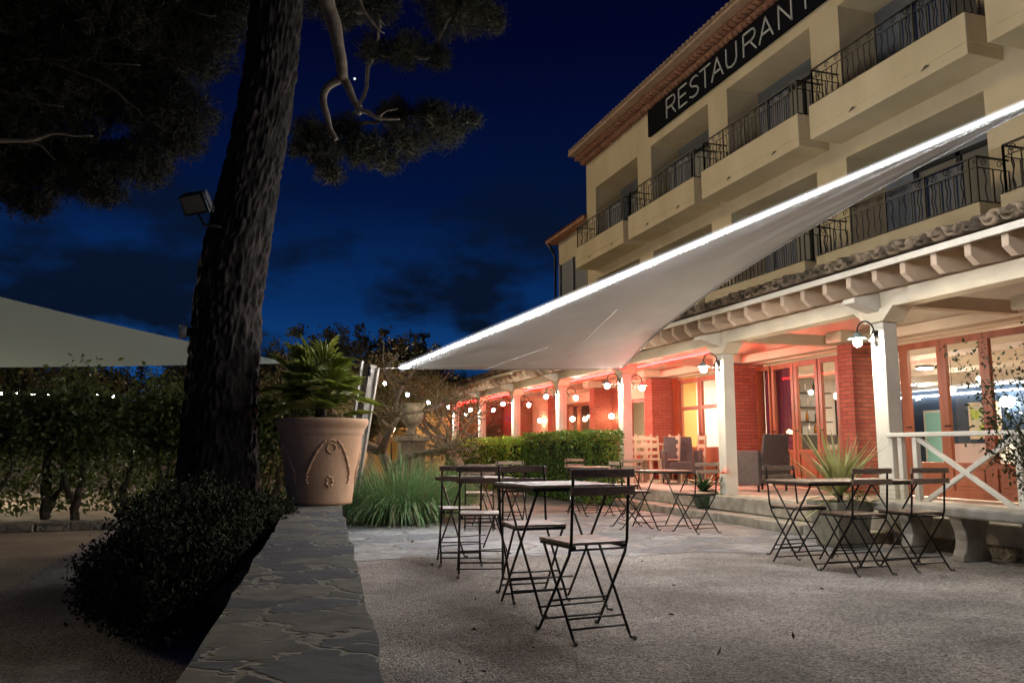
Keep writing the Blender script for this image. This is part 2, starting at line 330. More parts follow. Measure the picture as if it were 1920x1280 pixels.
tag(pb.build('loose_pebbles', mat('pebbles', (.25, .2, .16), .85, (.6, .52, .44), 40, coord='World')), 'loose pebbles scattered over the courtyard gravel', 'pebbles', kind='stuff')
LV = [(d * math.sin(R(a)), d * math.cos(R(a)), .006) for d, a in ((1.8 + 7 * rg.random(), rg.uniform(10, 46)) for i in range(45))]
tag(leaves('fallen_leaves', mat('dry_leaf', (.07, .045, .025), .8, (.16, .1, .05), 20, coord='World'), LV, .035, None, .5, .3, .5, (0, 0, 0), 4), 'dry leaves scattered over the courtyard ground', 'leaves', kind='stuff')
# sandy walk on the left, beyond the bush
lw = MB(); lw.add([(-9, -1, .004), (-1.6, -1, .004), (-1.6, 11.1, .004), (-9, 11.1, .004)], [(0, 1, 2, 3)])
struct(lw.build('sand_walk', gravel_mat('sand', (.34, .27, .17), (.5, .41, .27), (.8, .8, .78))))
kb = MB()
x = -9.
while x < .2:
    L = rnd.uniform(.5, .9); kb.box(x, x + L - .02, 11.15 + rnd.uniform(-.02, .02), 11.4, 0, .1 + rnd.uniform(-.01, .01)); x += L
tag(kb.build('stone_kerb', M_rubble, bevel=.015), 'low stone kerb in front of the leafy hedge', 'kerb')
lg = MB(); lg.add([(-14, 13.7, .004), (.6, 13.7, .004), (.6, 19.5, .004), (-14, 19.5, .004)], [(0, 1, 2, 3)])
struct(lg.build('garden_path', gravel_mat('pale_gravel', (.2, .16, .12), (.34, .28, .22), (.85, .85, .83))))
# dark hills
h = MB(); n = 80; vs = []
for i in range(n + 1):
    a = R(-75 + 150 * i / n); d = 150
    hh = 7 + 5 * mnoise.noise(Vector((i * .11, 2, 0))) + 1.2 * mnoise.noise(Vector((i * .6, 5, 0)))
    for dd, z in ((d - 40, -.5), (d, hh), (d + 40, -.5)): vs.append((dd * math.sin(a), dd * math.cos(a), z))
h.add(vs, [(3 * i + j, 3 * i + 3 + j, 3 * i + 4 + j, 3 * i + 1 + j) for i in range(n) for j in (0, 1)], True)
struct(h.build('hills', mat('hill_scrub', (.01, .012, .008), .9, (.02, .02, .012), .3, coord='World')))

# ------------------------------------------------------------------ foreground slate-topped wall
wl = thing('garden_wall', 'low stone wall topped with dark slate flags running away from the viewer', 'wall')
fw = Vector((math.sin(R(5.1)), math.cos(R(5.1)), 0)); rt = Vector((fw.y, -fw.x, 0))
def wp(s, t, z): p = fw * s + rt * t; return (p.x, p.y, z)
top = MB(); ns = 64; rows = []
for i in range(ns + 1):
    s_ = -.4 + 9.5 * i / ns
    l = -.33 + .025 * mnoise.noise(Vector((s_ * 2.2, 1, 0))) + .012 * mnoise.noise(Vector((s_ * 9, 4, 0))); r_ = .155 + .022 * mnoise.noise(Vector((s_ * 2.2, 9, 0))) + .01 * mnoise.noise(Vector((s_ * 9, 7, 0)))
    l += -.02 * (s_ > 6) * (s_ - 6); 
    rows.append([wp(s_, l + (r_ - l) * j / 10, .45 + .008 * mnoise.noise(Vector((s_ * 3, j * .5, 3)))) for j in range(11)])
top.add([p for r__ in rows for p in r__], [(i * 11 + j, i * 11 + j + 1, i * 11 + 12 + j, i * 11 + 11 + j) for i in range(ns) for j in range(10)], True)
o = len(top.v)
edge = [r__[0] for r__ in rows]; edge2 = [r__[-1] for r__ in rows]
for E_, sg in ((edge, 1), (edge2, -1)):
    top.add([(p[0], p[1], p[2]) for p in E_] + [(p[0], p[1], p[2] - .05) for p in E_], [((i, i + 1, ns + 2 + i, ns + 1 + i) if sg < 0 else (i + 1, i, ns + 1 + i, ns + 2 + i)) for i in range(ns)])
for rr in (rows[0], rows[-1]):
    top.add([rr[0], rr[-1], (rr[-1][0], rr[-1][1], .4), (rr[0][0], rr[0][1], .4)], [(0, 1, 2, 3)])
top.build('coping', M_slate, wl)
bd_ = MB(); b0 = [wp(-.38, -.29, 0), wp(-.38, .12, 0), wp(9.06, .12, 0), wp(9.06, -.33, 0)]
bd_.add(b0 + [(p[0], p[1], .41) for p in b0], [(0, 3, 2, 1), (4, 5, 6, 7), (0, 1, 5, 4), (1, 2, 6, 5), (2, 3, 7, 6), (3, 0, 4, 7)])
bd_.build('wall_body', M_rubble, wl)

# ------------------------------------------------------------------ hotel building
XF = 9.0
hb = thing('hotel_building', 'three-storey cream hotel with rows of balconies and a tiled eave', 'building', (XF, 20, 0))
def hp(mb, name, m, bevel=0, parent=None):
    o = mb.build(name, m, parent or hb, bevel)
    o.matrix_parent_inverse = Matrix.Translation((-XF, -20, 0)) if (parent is None or parent is hb) else Matrix.Identity(4)
    return o
PIT = 3.28; BAYS = range(-1, 6)
w = MB()
YE = 20.65; YS = -3.
prev = YE
for k in range(0, 7):
    a = 20.0 - PIT * k
    w.box(XF, XF + 1.6, a, prev, 3.3, 9.45); prev = a - 2.57
w.box(XF, XF + 1.6, YS, prev, 3.3, 9.45)
for k in range(0, 7):
    a = 20.0 - PIT * k; b = a - 2.57
    w.box(XF, XF + 1.6, b, a, 3.3, 3.55); w.box(XF, XF + 1.6, b, a, 5.66, 6.05); w.box(XF, XF + 1.6, b, a, 8.28, 9.45)
hp(w, 'wall', M_plaster)
rb = MB(); rb.box(XF + 1.6, XF + 6, YS, YE, 3.3, 9.45); hp(rb, 'rear_wall', M_plaster)
# window walls inside the recesses
for fl, z0, z1 in (('f', 3.55, 5.66), ('s', 6.05, 8.28)):
    for k in range(0, 6):
        a = 20.0 - PIT * k; b = a - 2.57
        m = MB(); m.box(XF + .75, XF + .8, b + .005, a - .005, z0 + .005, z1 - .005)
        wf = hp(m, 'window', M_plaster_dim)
        f = MB(); yc = (a + b) / 2 - .2
        for y in (yc - .8, yc, yc + .8): f.box(XF + .69, XF + .75, y - .04, y + .04, z0 + .01, z1 - .35)
        f.box(XF + .69, XF + .75, yc - .84, yc + .84, z1 - .42, z1 - .35)
        hp(f, 'window_frame', mat('dark_frame', (.03, .03, .03), .9, spec=.05), parent=wf).matrix_parent_inverse = Matrix.Identity(4)
        p = MB(); p.box(XF + .71, XF + .72, yc - .76, yc - .04, z0 + .05, z1 - .42); p.box(XF + .71, XF + .72, yc + .04, yc + .76, z0 + .05, z1 - .42)
        hp(p, 'pane', mat('night_glass', (.006, .01, .02), .4, spec=.2), parent=wf).matrix_parent_inverse = Matrix.Identity(4)
# balconies
def railing(y0, y1, x0, x1, z, h, sides=True):
    """y0<y1 ; front at x0 ; wrought bars, some waved, with a scroll band"""
    m = MB()
    runs = [((x0, y1, 0), (x0, y0, 0))]
    if sides: runs += [((x0, y1, 0), (x1, y1, 0)), ((x0, y0, 0), (x1, y0, 0))]
    for p, q in runs:
        P, Q = Vector(p), Vector(q); L = (Q - P).length; d = (Q - P) / L; nb = max(3, int(L / .115))
        for zz, t in ((h, .028), (h - .14, .014), (.03, .016)):
            m.bar(P + Vector((0, 0, z + zz)), Q + Vector((0, 0, z + zz)), t, t * .7)
        for i in range(nb + 1):
            c = P + d * (L * i / nb)
            if i % 6 == 0: m.bar(c + Vector((0, 0, z)), c + Vector((0, 0, z + h)), .022, .022)
            elif i % 2 == 0: m.bar(c + Vector((0, 0, z + .03)), c + Vector((0, 0, z + h - .14)), .013, .013)
            else:
                pts = [c + d * (.014 * math.sin(j * 1.15 + i)) + Vector((0, 0, z + .03 + (h - .17) * j / 9)) for j in range(10)]
                m.tube(pts, .0075, 4)
            if i < nb and i % 2 == 0:
                cc = c + d * .115 + Vector((0, 0, z + h - .07))
                pts = [cc + d * (math.cos(a) * r_) + Vector((0, 0, math.sin(a) * r_)) for a, r_ in ((j * .7, .052 - .0035 * j) for j in range(12))]
                m.tube(pts, .006, 4)
    return m
for fl, zb, zt in ((0, 3.36, 4.0), (1, 5.92, 6.49)):
    for k in range(0, 6):
        yf = 20.1 - PIT * k; yn = yf - 3.0
        m = MB(); xf = 8.4
        m.box(xf, XF - .002, yn, yf, zb, zb + .16)
        m.box(xf, xf + .12, yn, yf, zb + .16, zt); m.box(xf + .12, XF - .002, yf - .12, yf, zb + .16, zt); m.box(xf + .12, XF - .002, yn, yn + .12, zb + .16, zt)
        bal = hp(m, 'balcony', M_plaster, bevel=.012)
        r_ = railing(yn + .05, yf - .05, xf + .05, XF - .02, zt, .6); hp(r_, 'railing', M_iron, parent=bal).matrix_parent_inverse = Matrix.Identity(4)
        p = MB(); c0 = yn + .28; c1 = yn + 1.1
        for i in range(12):
            ya = c0 + (c1 - c0) * i / 12; p.box(xf + .075, xf + .085 + .004 * (i % 2), ya, ya + (c1 - c0) / 12 - .003, zt + .02, zt + .6)
        hp(p, 'privacy_panel', M_navy, parent=bal).matrix_parent_inverse = Matrix.Identity(4)
        for t in (.32, .78):
            sc = MB(); yc = yf - 3.0 * t; sc.add([(xf - .002, yc + .09, zb + .1), (xf - .03, yc, zb + .085), (xf - .002, yc - .09, zb + .12), (xf - .002, yc, zb + .16)], [(0, 1, 3), (1, 2, 3), (0, 2, 1)])
            hp(sc, 'drain_spout', mat('spout_dark', (.12, .1, .07), .8), parent=bal).matrix_parent_inverse = Matrix.Identity(4)
# tiled eave (two rows of half tiles), roof
def arc(m, x0, x1, y, z, r, up=1, n=6, th=.012, z1=None):
    z1 = z if z1 is None else z1; vs = []
    for x, zz in ((x0, z), (x1, z1)):
        for rr in (r, r - th):
            vs += [(x, y + rr * math.cos(math.pi * i / n), zz + up * rr * math.sin(math.pi * i / n)) for i in range(n + 1)]
    k = n + 1; fs = []
    for i in range(n):
        fs += [(i, i + 1, 2 * k + i + 1, 2 * k + i), (k + i + 1, k + i, 3 * k + i, 3 * k + i + 1), (i + 1, i, k + i, k + i + 1), (2 * k + i, 2 * k + i + 1, 3 * k + i + 1, 3 * k + i)]
    m.add(vs, fs, True)
def genoise(name, y0, y1, x, z, parent):
    e = MB(); y = y0
    while y < y1:
        arc(e, x - .17, x, y, z, .075); arc(e, x - .33, x, y + .08, z + .13, .075); y += .165
    e.box(x - .16, x - .002, y0, y1, z + .08, z + .115); e.box(x - .32, x - .002, y0, y1, z + .21, z + .235)
    return e
e = genoise('cornice', -2, 20.7, XF, 9.16, hb); hp(e, 'cornice', M_tileR)
e = MB(); e.box(XF - .52, XF + 6.1, YS, YE + .12, 9.4, 9.47)
y = YS
while y < YE + .1:
    arc(e, XF - .56, XF + .3, y, 9.47, .075, z1=9.7); y += .165
e.add([(XF - .5, YS, 9.48), (XF + 3, YS, 10.4), (XF + 3, YE + .1, 10.4), (XF - .5, YE + .1, 9.48)], [(0, 1, 2, 3)])
hp(e, 'roof', mat('roof_tile', (.4, .27, .17), .85, (.5, .34, .22), 6, .3, coord='World'))
# wing beyond the corner
wv = MB(); wv.box(9.2, 14, 20.66, 23.4, 5.65, 7.55)
wv.box(8.95, 14, 20.66, 25.5, 3.0, 5.62)
hp(wv, 'side_wing', M_plaster)
wr = MB(); wr.box(9.16, 9.19, 20.9, 23.3, 5.66, 6.75); hp(wr, 'wing_window', mat('dusk_panel', (.04, .045, .06), .35))
wr = MB()
for y in (20.95, 22.0, 23.1): wr.box(9.1, 9.155, y, y + .05, 5.66, 6.75)
hp(wr, 'wing_window_frame', mat('grey_frame', (.2, .2, .2), .5))
wr = MB(); wr.box(8.9, 14.2, 20.67, 23.8, 7.56, 7.66); wr.add([(8.85, 20.67, 7.67), (11, 20.67, 8.2), (11, 23.85, 8.2), (8.85, 23.85, 7.67)], [(0, 1, 2, 3)])
hp(wr, 'wing_roof', M_tileR)
wr = MB(); wr.tube([(8.93, 23.75, 7.6), (9.05, 23.6, 7.35), (9.12, 23.5, 7.1), (9.12, 23.5, 3.2)], .04, 8); hp(wr, 'downpipe', M_iron)

# sign
sg = thing('restaurant_sign', 'long black board with thin pale RESTAURANT lettering under the eave', 'sign', (8.94, 13, 8.85))
inv_sg = Matrix.Translation((-8.94, -13, -8.85))
b = MB(); b.box(8.93, 8.985, 9.45, 16.71, 8.5, 9.16); b.build('sign_board', M_sign, sg).matrix_parent_inverse = inv_sg
GL = {
 'R': [[(0, 0), (0, 1), (.55, 1), (.72, .93), (.78, .76), (.72, .58), (.55, .5), (0, .5)], [(.42, .5), (.8, 0)]],
 'E': [[(.68, 0), (0, 0), (0, 1), (.68, 1)], [(0, .52), (.6, .52)]],
 'S': [[(.02, .12), (.2, .02), (.42, 0), (.64, .07), (.72, .25), (.6, .42), (.2, .58), (.06, .74), (.14, .92), (.36, 1), (.56, .98), (.68, .9)]],
 'T': [[(0, 1), (.8, 1)], [(.4, 1), (.4, 0)]],
 'A': [[(0, 0), (.42, 1), (.84, 0)], [(.14, .33), (.7, .33)]],
 'U': [[(0, 1), (0, .3), (.1, .08), (.36, 0), (.62, .08), (.72, .3), (.72, 1)]],
 'N': [[(0, 0), (0, 1), (.72, 0), (.72, 1)]]}
txt = 'RESTAURANT'; ypos = [15.75, 15.19, 14.72, 14.28, 13.83, 13.28, 12.68, 12.17, 11.57, 11.03]
for i, ch in enumerate(txt):
    m = MB(); y0 = ypos[i]; hh = .44; ww = .5
    for st in GL[ch]:
        for p, q in zip(st[:-1], st[1:]):
            P = Vector((8.915, y0 - p[0] * ww, 8.6 + p[1] * hh)); Q = Vector((8.915, y0 - q[0] * ww, 8.6 + q[1] * hh)); d = (Q - P).normalized() * .012
            m.bar(P - d, Q + d, .034, .02, up=(1, 0, 0)) if False else m.bar(P - d, Q + d, .034, .018, up=(1, 0, 0))
    m.build('letter', M_letter, sg).matrix_parent_inverse = inv_sg

# ------------------------------------------------------------------ ground floor: piers, doors, rooms
gf = thing('restaurant_building', 'ground-floor restaurant front with brick piers and glazed doors under the veranda', 'building', (XF, 12, .32))
inv_g = Matrix.Translation((-XF, -12, -.32))
def gp(mb, name, m, parent=None, bevel=0):
    o = mb.build(name, m, parent or gf, bevel); o.matrix_parent_inverse = inv_g if parent is None else Matrix.Identity(4); return o
PIERS = [6.57 + 3.15 * k for k in range(-1, 8)]
for y in PIERS:
    m = MB(); m.box(8.5, XF + .2, y - .0, y + .3, .325, 2.56); gp(m, 'brick_pier', M_brick)
m = MB(); m.box(XF, XF + .2, -3, 31, 2.56, 3.295); m.box(XF, XF + .2, -3, 3.3, .325, 2.56); gp(m, 'upper_wall', M_cream)
m = MB(); m.box(8.72, XF - .002, -2, 31, 2.575, 2.72); gp(m, 'wall_plate', M_cream, bevel=.01)
for y in PIERS:
    m = MB(); m.box(8.3, 8.715, y - .02, y + .32, 2.575, 2.75); gp(m, 'corbel', M_cream, bevel=.03)
def door_leaf(y0, y1, kneez=.78, ztop=2.5, transom=None, fr=M_redwood, w=.075, glass=M_glass, open_=0):
    m = MB(); x0, x1 = XF + .03, XF + .09; zb = .34
    m.box(x0, x1, y0, y0 + w, zb, ztop); m.box(x0, x1, y1 - w, y1, zb, ztop); m.box(x0, x1, y0 + w, y1 - w, ztop - .09, ztop); m.box(x0, x1, y0 + w, y1 - w, zb, zb + .1)
    m.box(x0, x1, y0 + w, y1 - w, kneez - .05, kneez + .03); m.box(x0 + .02, x1 - .01, y0 + w, y1 - w, zb + .1, kneez - .05)
    m.box(x0 + .005, x1 - .005, y0 + w + .05, y1 - w - .05, zb + .16, kneez - .1)
    if transom: m.box(x0, x1, y0 + w, y1 - w, transom - .04, transom + .04)
    d = gp(m, 'glazed_door', fr, bevel=.004)
    p = MB(); p.box(x0 + .025, x0 + .03, y0 + w, y1 - w, kneez + .03, (transom - .04) if transom else ztop - .09)
    if transom: p.box(x0 + .025, x0 + .03, y0 + w, y1 - w, transom + .04, ztop - .09)
    gp(p, 'pane', glass, d)
    hnd = MB(); hnd.tube([(x0 - .001, y1 - .04, 1.3), (x0 - .05, y1 - .04, 1.3), (x0 - .05, y1 - .14, 1.3)], .009, 6); gp(hnd, 'handle', M_iron, d)
    return d
# bay of brown doors (right)
for y0, y1 in ((9.28, 9.72), (8.61, 9.28), (7.93, 8.61), (7.25, 7.93)): door_leaf(y0, y1)
m = MB(); m.box(XF - .03, XF + .2, 6.87, 7.22, .325, 2.56); gp(m, 'brick_infill', M_brick)
for y0, y1 in ((5.3, 5.95), (4.6, 5.25)): door_leaf(y0, y1)
m = MB(); m.box(XF, XF + .2, 3.3, 4.6, .325, 2.56); m.box(XF, XF + .2, 5.95, 6.57, .325, 2.56); gp(m, 'brick_infill', M_brick)
# middle bay
for y0, y1 in ((10.05, 10.62), (10.65, 11.14), (11.16, 11.78), (11.8, 12.42)): door_leaf(y0, y1, .95, 2.5)
m = MB(); m.box(XF + .02, XF + .1, 12.43, 12.86, .34, 2.5); m.box(XF, XF + .1, 10.02, 10.05, .34, 2.5)
m2 = MB()
for a, b_ in ((12.43, 12.47), (12.8, 12.85)): m2.box(XF + .0, XF + .1, a, b_, .34, 2.5)
m2.box(XF, XF + .1, 12.47, 12.8, 2.42, 2.5); gp(m2, 'side_window_frame', M_redwood)
c = MB(); n = 30; vs = []
for i in range(n + 1):
    y = 12.05 + .8 * i / n; x = XF + .2 + .035 * math.sin(i * 1.5)
    vs += [(x, y, .4), (x, y, 2.45)]
c.add(vs, [(2 * i, 2 * i + 2, 2 * i + 3, 2 * i + 1) for i in range(n)], True)
cu = c.build('curtain', M_curtain); tag(cu, 'plum curtain hanging behind the red-lit glazed doors', 'curtain')
# bay with two-by-two panes
m = MB(); m.box(XF - .0, XF + .15, 13.16, 14.1, .325, 2.56); gp(m, 'brick_infill', M_brick)
for y0, y1 in ((14.1, 14.88), (14.9, 15.72)): door_leaf(y0, y1, 1.0, 2.5, 1.86)
m = MB(); m.box(XF, XF + .1, 15.73, 16.0, .325, 2.56); gp(m, 'dark_jamb', M_redwood)
# bays further along
door_leaf(17.35, 18.2, .9, 2.2); m = MB(); m.box(XF, XF + .15, 16.3, 17.33, .325, 2.56); m.box(XF, XF + .15, 18.22, 19.17, .325, 2.56); gp(m, 'brick_infill', M_brick)
m = MB(); m.box(XF, XF + .15, 17.35, 18.2, 2.205, 2.56); gp(m, 'lintel_panel', M_cream)
m = MB(); m.box(XF, XF + .15, 19.47, 20.6, .325, 2.56); gp(m, 'brick_infill', M_redwall)
door_leaf(20.65, 21.5, .9, 2.3); door_leaf(21.52, 22.3, .9, 2.3)
m = MB(); m.box(XF, XF + .15, 20.62, 22.32, 2.305, 2.56); m.box(XF, XF + .15, 22.62, 25.4, .325, 2.56); gp(m, 'pale_wall', M_cream)
m = MB(); m.box(XF, XF + .15, 25.77, 31, .325, 2.56); gp(m, 'red_wall', M_redwall)
m = MB(); m.box(6.7, 9, 30.9, 31.1, .325, 2.9); gp(m, 'end_wall', mat('yellow_render', (.6, .42, .15), .85))
# horizontal boards on the red wall
m = MB()
for i in range(16): m.box(XF - .025, XF - .002, 25.8, 30.9, .4 + i * .13, .4 + i * .13 + .115)
gp(m, 'wall_boards', M_redwall)
# interior rooms
m = MB(); m.box(XF + .2, 19.2, 3.3, 31, .2, .32); gp(m, 'room_floor', mat('room_floor_tile', (.35, .26, .18), .35))
m = MB(); m.box(XF + .2, 19.2, 3.3, 31, 2.68, 2.75); gp(m, 'room_ceiling', M_white_wall)
for x in (11.5, 14, 16.5):
    m = MB(); m.box(x, x + .2, 3.3, 16.5, 2.58, 2.679); gp(m, 'ceiling_beam', M_white_wall)
m = MB(); m.box(19, 19.15, 3.3, 21, .325, 2.675); gp(m, 'navy_wall', M_navy_wall)
m = MB(); m.box(9.951, 15, 16.55, 16.7, .325, 2.675); gp(m, 'partition_wall', M_white_wall)
m = MB(); m.box(XF + .21, 9.95, 16.55, 16.7, .325, 2.675); gp(m, 'ochre_wall', M_orange_wall)
m = MB(); m.box(XF + .21, 19, 3.3, 3.4, .325, 2.675); m.box(12, 12.1, 16.72, 31, .325, 2.675); gp(m, 'end_partition', M_cream)
m = MB(); m.box(18.88, 18.96, 4, 20.5, 2.5, 2.54); cv = m.build('cove_light', E_cove); tag(cv, 'white cove light strip along the top of the navy wall', 'light')
for (x, y) in ((10.6, 8.2), (10.6, 11.3), (13.2, 9.5), (13.2, 13.), (10.1, 15.2), (10.4, 21.3), (16.2, 12.5), (16.2, 16.5), (10.5, 18.)):
    pl = thing('ceiling_lamp', None, 'lamp', (x, y, 2.67), group='ceiling lamps inside the restaurant rooms'); pl['label'] = 'round flush ceiling lamp inside the restaurant room'
    m = MB(); m.lathe([(.17, 0), (.18, -.03), (.16, -.035)], n=20); m.build('lamp_rim', M_black, pl)
    m = MB(); m.lathe([(.155, -.036), (.14, -.05), (.05, -.056)], n=20); m.build('lamp_diffuser', E_panel, pl)
def at(x, y, d): v = dirpx(x, y); s_ = d / (v.x * math.sin(PS) + v.y * math.cos(PS)); return (v.x * s_, v.y * s_, 1 + v.z * s_)
sc = thing('wall_sconce', 'bright white globe lamp on the navy wall of the dining room', 'lamp', (18.8, 15.9, 2.2))
m = MB(); m.ball((0, 0, 0), .17, 16, 10); m.build('globe', E_sconce, sc); m = MB(); m.box(.1, .19, -.04, .04, -.08, .08); m.build('bracket', M_iron, sc)
po = thing('wall_poster', 'tall aqua framed panel on the navy wall', 'picture', (18.97, 18.4, 1.4))
m = MB(); m.box(-.03, 0, -.42, .42, -.95, .7); m.build('frame', M_white, po); m = MB(); m.box(-.04, -.031, -.35, .35, -.88, .63); m.build('panel', M_aqua, po)
po = thing('framed_picture', 'framed picture of yellow-green leaves on the navy wall', 'picture', (18.97, 16.75, 1.75))
m = MB(); m.box(-.03, 0, -.5, .5, -.5, .5); m.build('frame', M_pale, po)
m = MB(); m.box(-.04, -.031, -.42, .42, -.42, .42); m.build('print', mat('leaf_print', (.45, .4, .3), .6, (.3, .36, .05), 3.5, lo=.45, hi=.55), po)
# dining tables with white cloths
for i, (x, y) in enumerate(((10.6, 9.2), (12.4, 10.8), (10.9, 12.4))):
    lb = ['white-clothed dining table just inside the brown doors', 'white-clothed dining table deep in the room behind the brown doors', 'white-clothed dining table behind the red-lit doors'][i]
    t = thing('dining_table', lb, 'table', (x, y, .32), group='dining tables inside')
    m = MB(); m.box(-.4, .4, -.4, .4, .7, .74); m.build('table_top', M_pale, t); m = MB(); m.box(-.42, .42, -.42, .42, .742, .75)
    m.add([(-.42, -.42, .75), (.42, -.42, .75), (.42, .42, .75), (-.42, .42, .75), (-.46, -.46, .3), (.46, -.46, .3), (.46, .46, .3), (-.46, .46, .3)], [(0, 1, 5, 4), (1, 2, 6, 5), (2, 3, 7, 6), (3, 0, 4, 7)])
    m.build('table_cloth', M_cloth, t); m = MB(); m.lathe([(.25, 0), (.05, .04), (.04, .7)], n=12); m.build('pedestal', M_iron, t)
po = thing('wall_picture', 'small dark framed print on the pale wall right of the back bar', 'picture', (14.1, 16.53, 1.75))
m = MB(); m.box(-.22, .22, -.02, .01, -.5, .5); m.build('frame', M_black, po); m = MB(); m.box(-.18, .18, -.03, -.021, -.46, -.02); m.box(-.18, .18, -.03, -.021, .02, .46); m.build('print', mat('grey_print', (.1, .1, .09), .4, (.4, .38, .34), 9), po)
# back bar with bottles
bar = thing('back_bar', 'dark bar shelf unit against the pale partition', 'shelf', (13.2, 16.3, .32))
m = MB(); m.box(-1.1, .35, -.25, .2, 0, 1.0)
for z in (1.3, 1.65, 2.0): m.box(-1.1, .35, -.05, .2, z, z + .03)
m.build('shelf_unit', mat('bar_dark', (.04, .03, .025), .4), bar)
bt = [mat('bottle_green', (.02, .06, .02), .1), mat('bottle_amber', (.25, .1, .02), .1), mat('bottle_clear', (.6, .6, .58), .1)]
for z in (1.03, 1.33, 1.68, 2.03):
    for i in range(6):
        m = MB(); x = 12.2 + i * .22 + rnd.uniform(-.04, .04); m.lathe([(.035, 0), (.036, .16), (.013, .2), (.013, .26)], (0, 0, 0), 10)
        o = m.build('bottle', bt[rnd.randrange(3)], loc=(x, 16.3, .32 + z + .002)); tag(o, 'small bottle standing on the dark back bar shelves', 'bottle', 'bottles on the back bar')
pd_pos = ((11.3, 13.4, 2.05), (11.9, 14.6, 1.9), (10.3, 15.9, 1.55), (12.6, 11.8, 2.1))
for i, (x, y, z) in enumerate(pd_pos):
    lb = ['small globe pendant hanging before the back bar', 'lowest globe pendant beside the back bar', 'globe pendant against the ochre wall', 'globe pendant over the inner dining table'][i]
    t = thing('pendant_lamp', lb, 'lamp', (x, y, z), group='globe pendants inside')
    m = MB(); m.tube([(0, 0, .07), (0, 0, 2.67 - z)], .006, 6); m.build('cord', M_black, t)
    m = MB(); m.ball((0, 0, 0), .065, 14, 8); m.build('globe', emis('pendant_glow', (1., .75, .4), 35.), t)

# ------------------------------------------------------------------ veranda
vr = thing('veranda', 'cream timber veranda with square posts and a clay tile roof', 'veranda', (6.75, 12, .32))
inv_v = Matrix.Translation((-6.75, -12, -.32))
def vp(mb, name, m, bevel=0):
    o = mb.build(name, m, vr, bevel); o.matrix_parent_inverse = inv_v; return o
POSTS = [7.2, 10.4, 13.8, 17.1, 20.4, 23.7, 27.0, 30.2]
POSTS = [.6, 3.9] + POSTS
for y in POSTS:
    m = MB(); m.box(6.66, 6.85, y - .1, y + .1, .325, 2.398); vp(m, 'post', M_white, .008)
    m = MB(); z0, z1 = 2.4, 2.548
    m.add([(6.62, y - .3, z1), (6.62, y + .3, z1), (6.62, y + .14, z0), (6.62, y - .14, z0), (6.89, y - .3, z1), (6.89, y + .3, z1), (6.89, y + .14, z0), (6.89, y - .14, z0)],
          [(0, 3, 2, 1), (4, 5, 6, 7), (0, 1, 5, 4), (1, 2, 6, 5), (2, 3, 7, 6), (3, 0, 4, 7)]); vp(m, 'bolster', M_cream)
    m = MB(); m.box(6.9, 8.98, y - .07, y + .07, 2.6, 2.76); vp(m, 'tie_beam', M_cream, .006)
    m = MB(); m.add([(6.3, y - .09, 2.6), (6.3, y + .09, 2.6), (6.655, y - .09, 2.5), (6.655, y + .09, 2.5), (6.3, y - .09, 2.65), (6.3, y + .09, 2.65), (6.655, y - .09, 2.72), (6.655, y + .09, 2.72)],
                    [(0, 2, 3, 1), (4, 5, 7, 6), (0, 1, 5, 4), (0, 4, 6, 2), (1, 3, 7, 5), (2, 6, 7, 3)]); vp(m, 'bracket', M_white)
m = MB(); m.box(6.66, 6.87, -.5, 31, 2.55, 2.73); vp(m, 'main_beam', M_cream, .006)
y = .1
k = 0
while y < 31:
    m = MB(); zr = lambda x: 2.655 + (x - 6.2) * .19
    m.add([(6.24, y - .035, 2.76), (6.24, y + .035, 2.76), (6.34, y - .035, zr(6.34)), (6.34, y + .035, zr(6.34)), (8.99, y - .035, zr(8.99)), (8.99, y + .035, zr(8.99)),
           (6.24, y - .035, 2.885), (6.24, y + .035, 2.885), (8.99, y - .035, zr(8.99) + .22), (8.99, y + .035, zr(8.99) + .22)],
          [(0, 2, 3, 1), (2, 4, 5, 3), (0, 1, 7, 6), (6, 7, 9, 8), (0, 6, 8, 4, 2), (1, 3, 5, 9, 7), (4, 8, 9, 5)])
    vp(m, 'rafter', M_raft); y += .39; k += 1
m = MB(); m.add([(6.2, -.5, 2.887), (9, -.5, 3.42), (9, 31.2, 3.42), (6.2, 31.2, 2.887), (6.2, -.5, 2.905), (9, -.5, 3.438), (9, 31.2, 3.438), (6.2, 31.2, 2.905)], [(0, 3, 2, 1), (4, 5, 6, 7), (0, 1, 5, 4), (3, 7, 6, 2), (0, 4, 7, 3)])
vp(m, 'ceiling_boards', M_deck)
m = MB(); m.box(6.165, 6.198, -.5, 31.2, 2.865, 2.93); vp(m, 'fascia', M_white)
m = MB(); y = -.4; 
while y < 31.2:
    j = rnd.uniform(-.02, .02); dz = rnd.uniform(-.006, .008)
    arc(m, 6.05 + j, 6.45 + j, y, 2.985 + dz, .068, 1, 7, .012, 3.06 + dz)
    arc(m, 6.4 + j, 6.8, y, 3.04 + dz, .073, 1, 5, .014, 3.11 + dz)
    arc(m, 6.09 - j, 6.5, y + .095, 3.01, .068, -1, 6, .014, 3.09)
    y += .19
n = 600; vs = []
for i in range(n * 6 + 1):
    yy = -.5 + 31.7 * i / (n * 6); zz = .04 * math.cos((yy + .4) / .22 * 2 * math.pi)
    vs += [(6.75, yy, 3.07 + zz), (9., yy, 3.49 + zz)]
m.add(vs, [(2 * i, 2 * i + 1, 2 * i + 3, 2 * i + 2) for i in range(n * 6)], True)
m.add([(6.12, -.5, 2.94), (9, -.5, 3.47), (9, 31.2, 3.47), (6.12, 31.2, 2.94)], [(0, 1, 2, 3)])
vp(m, 'roof_tiles', M_tile)
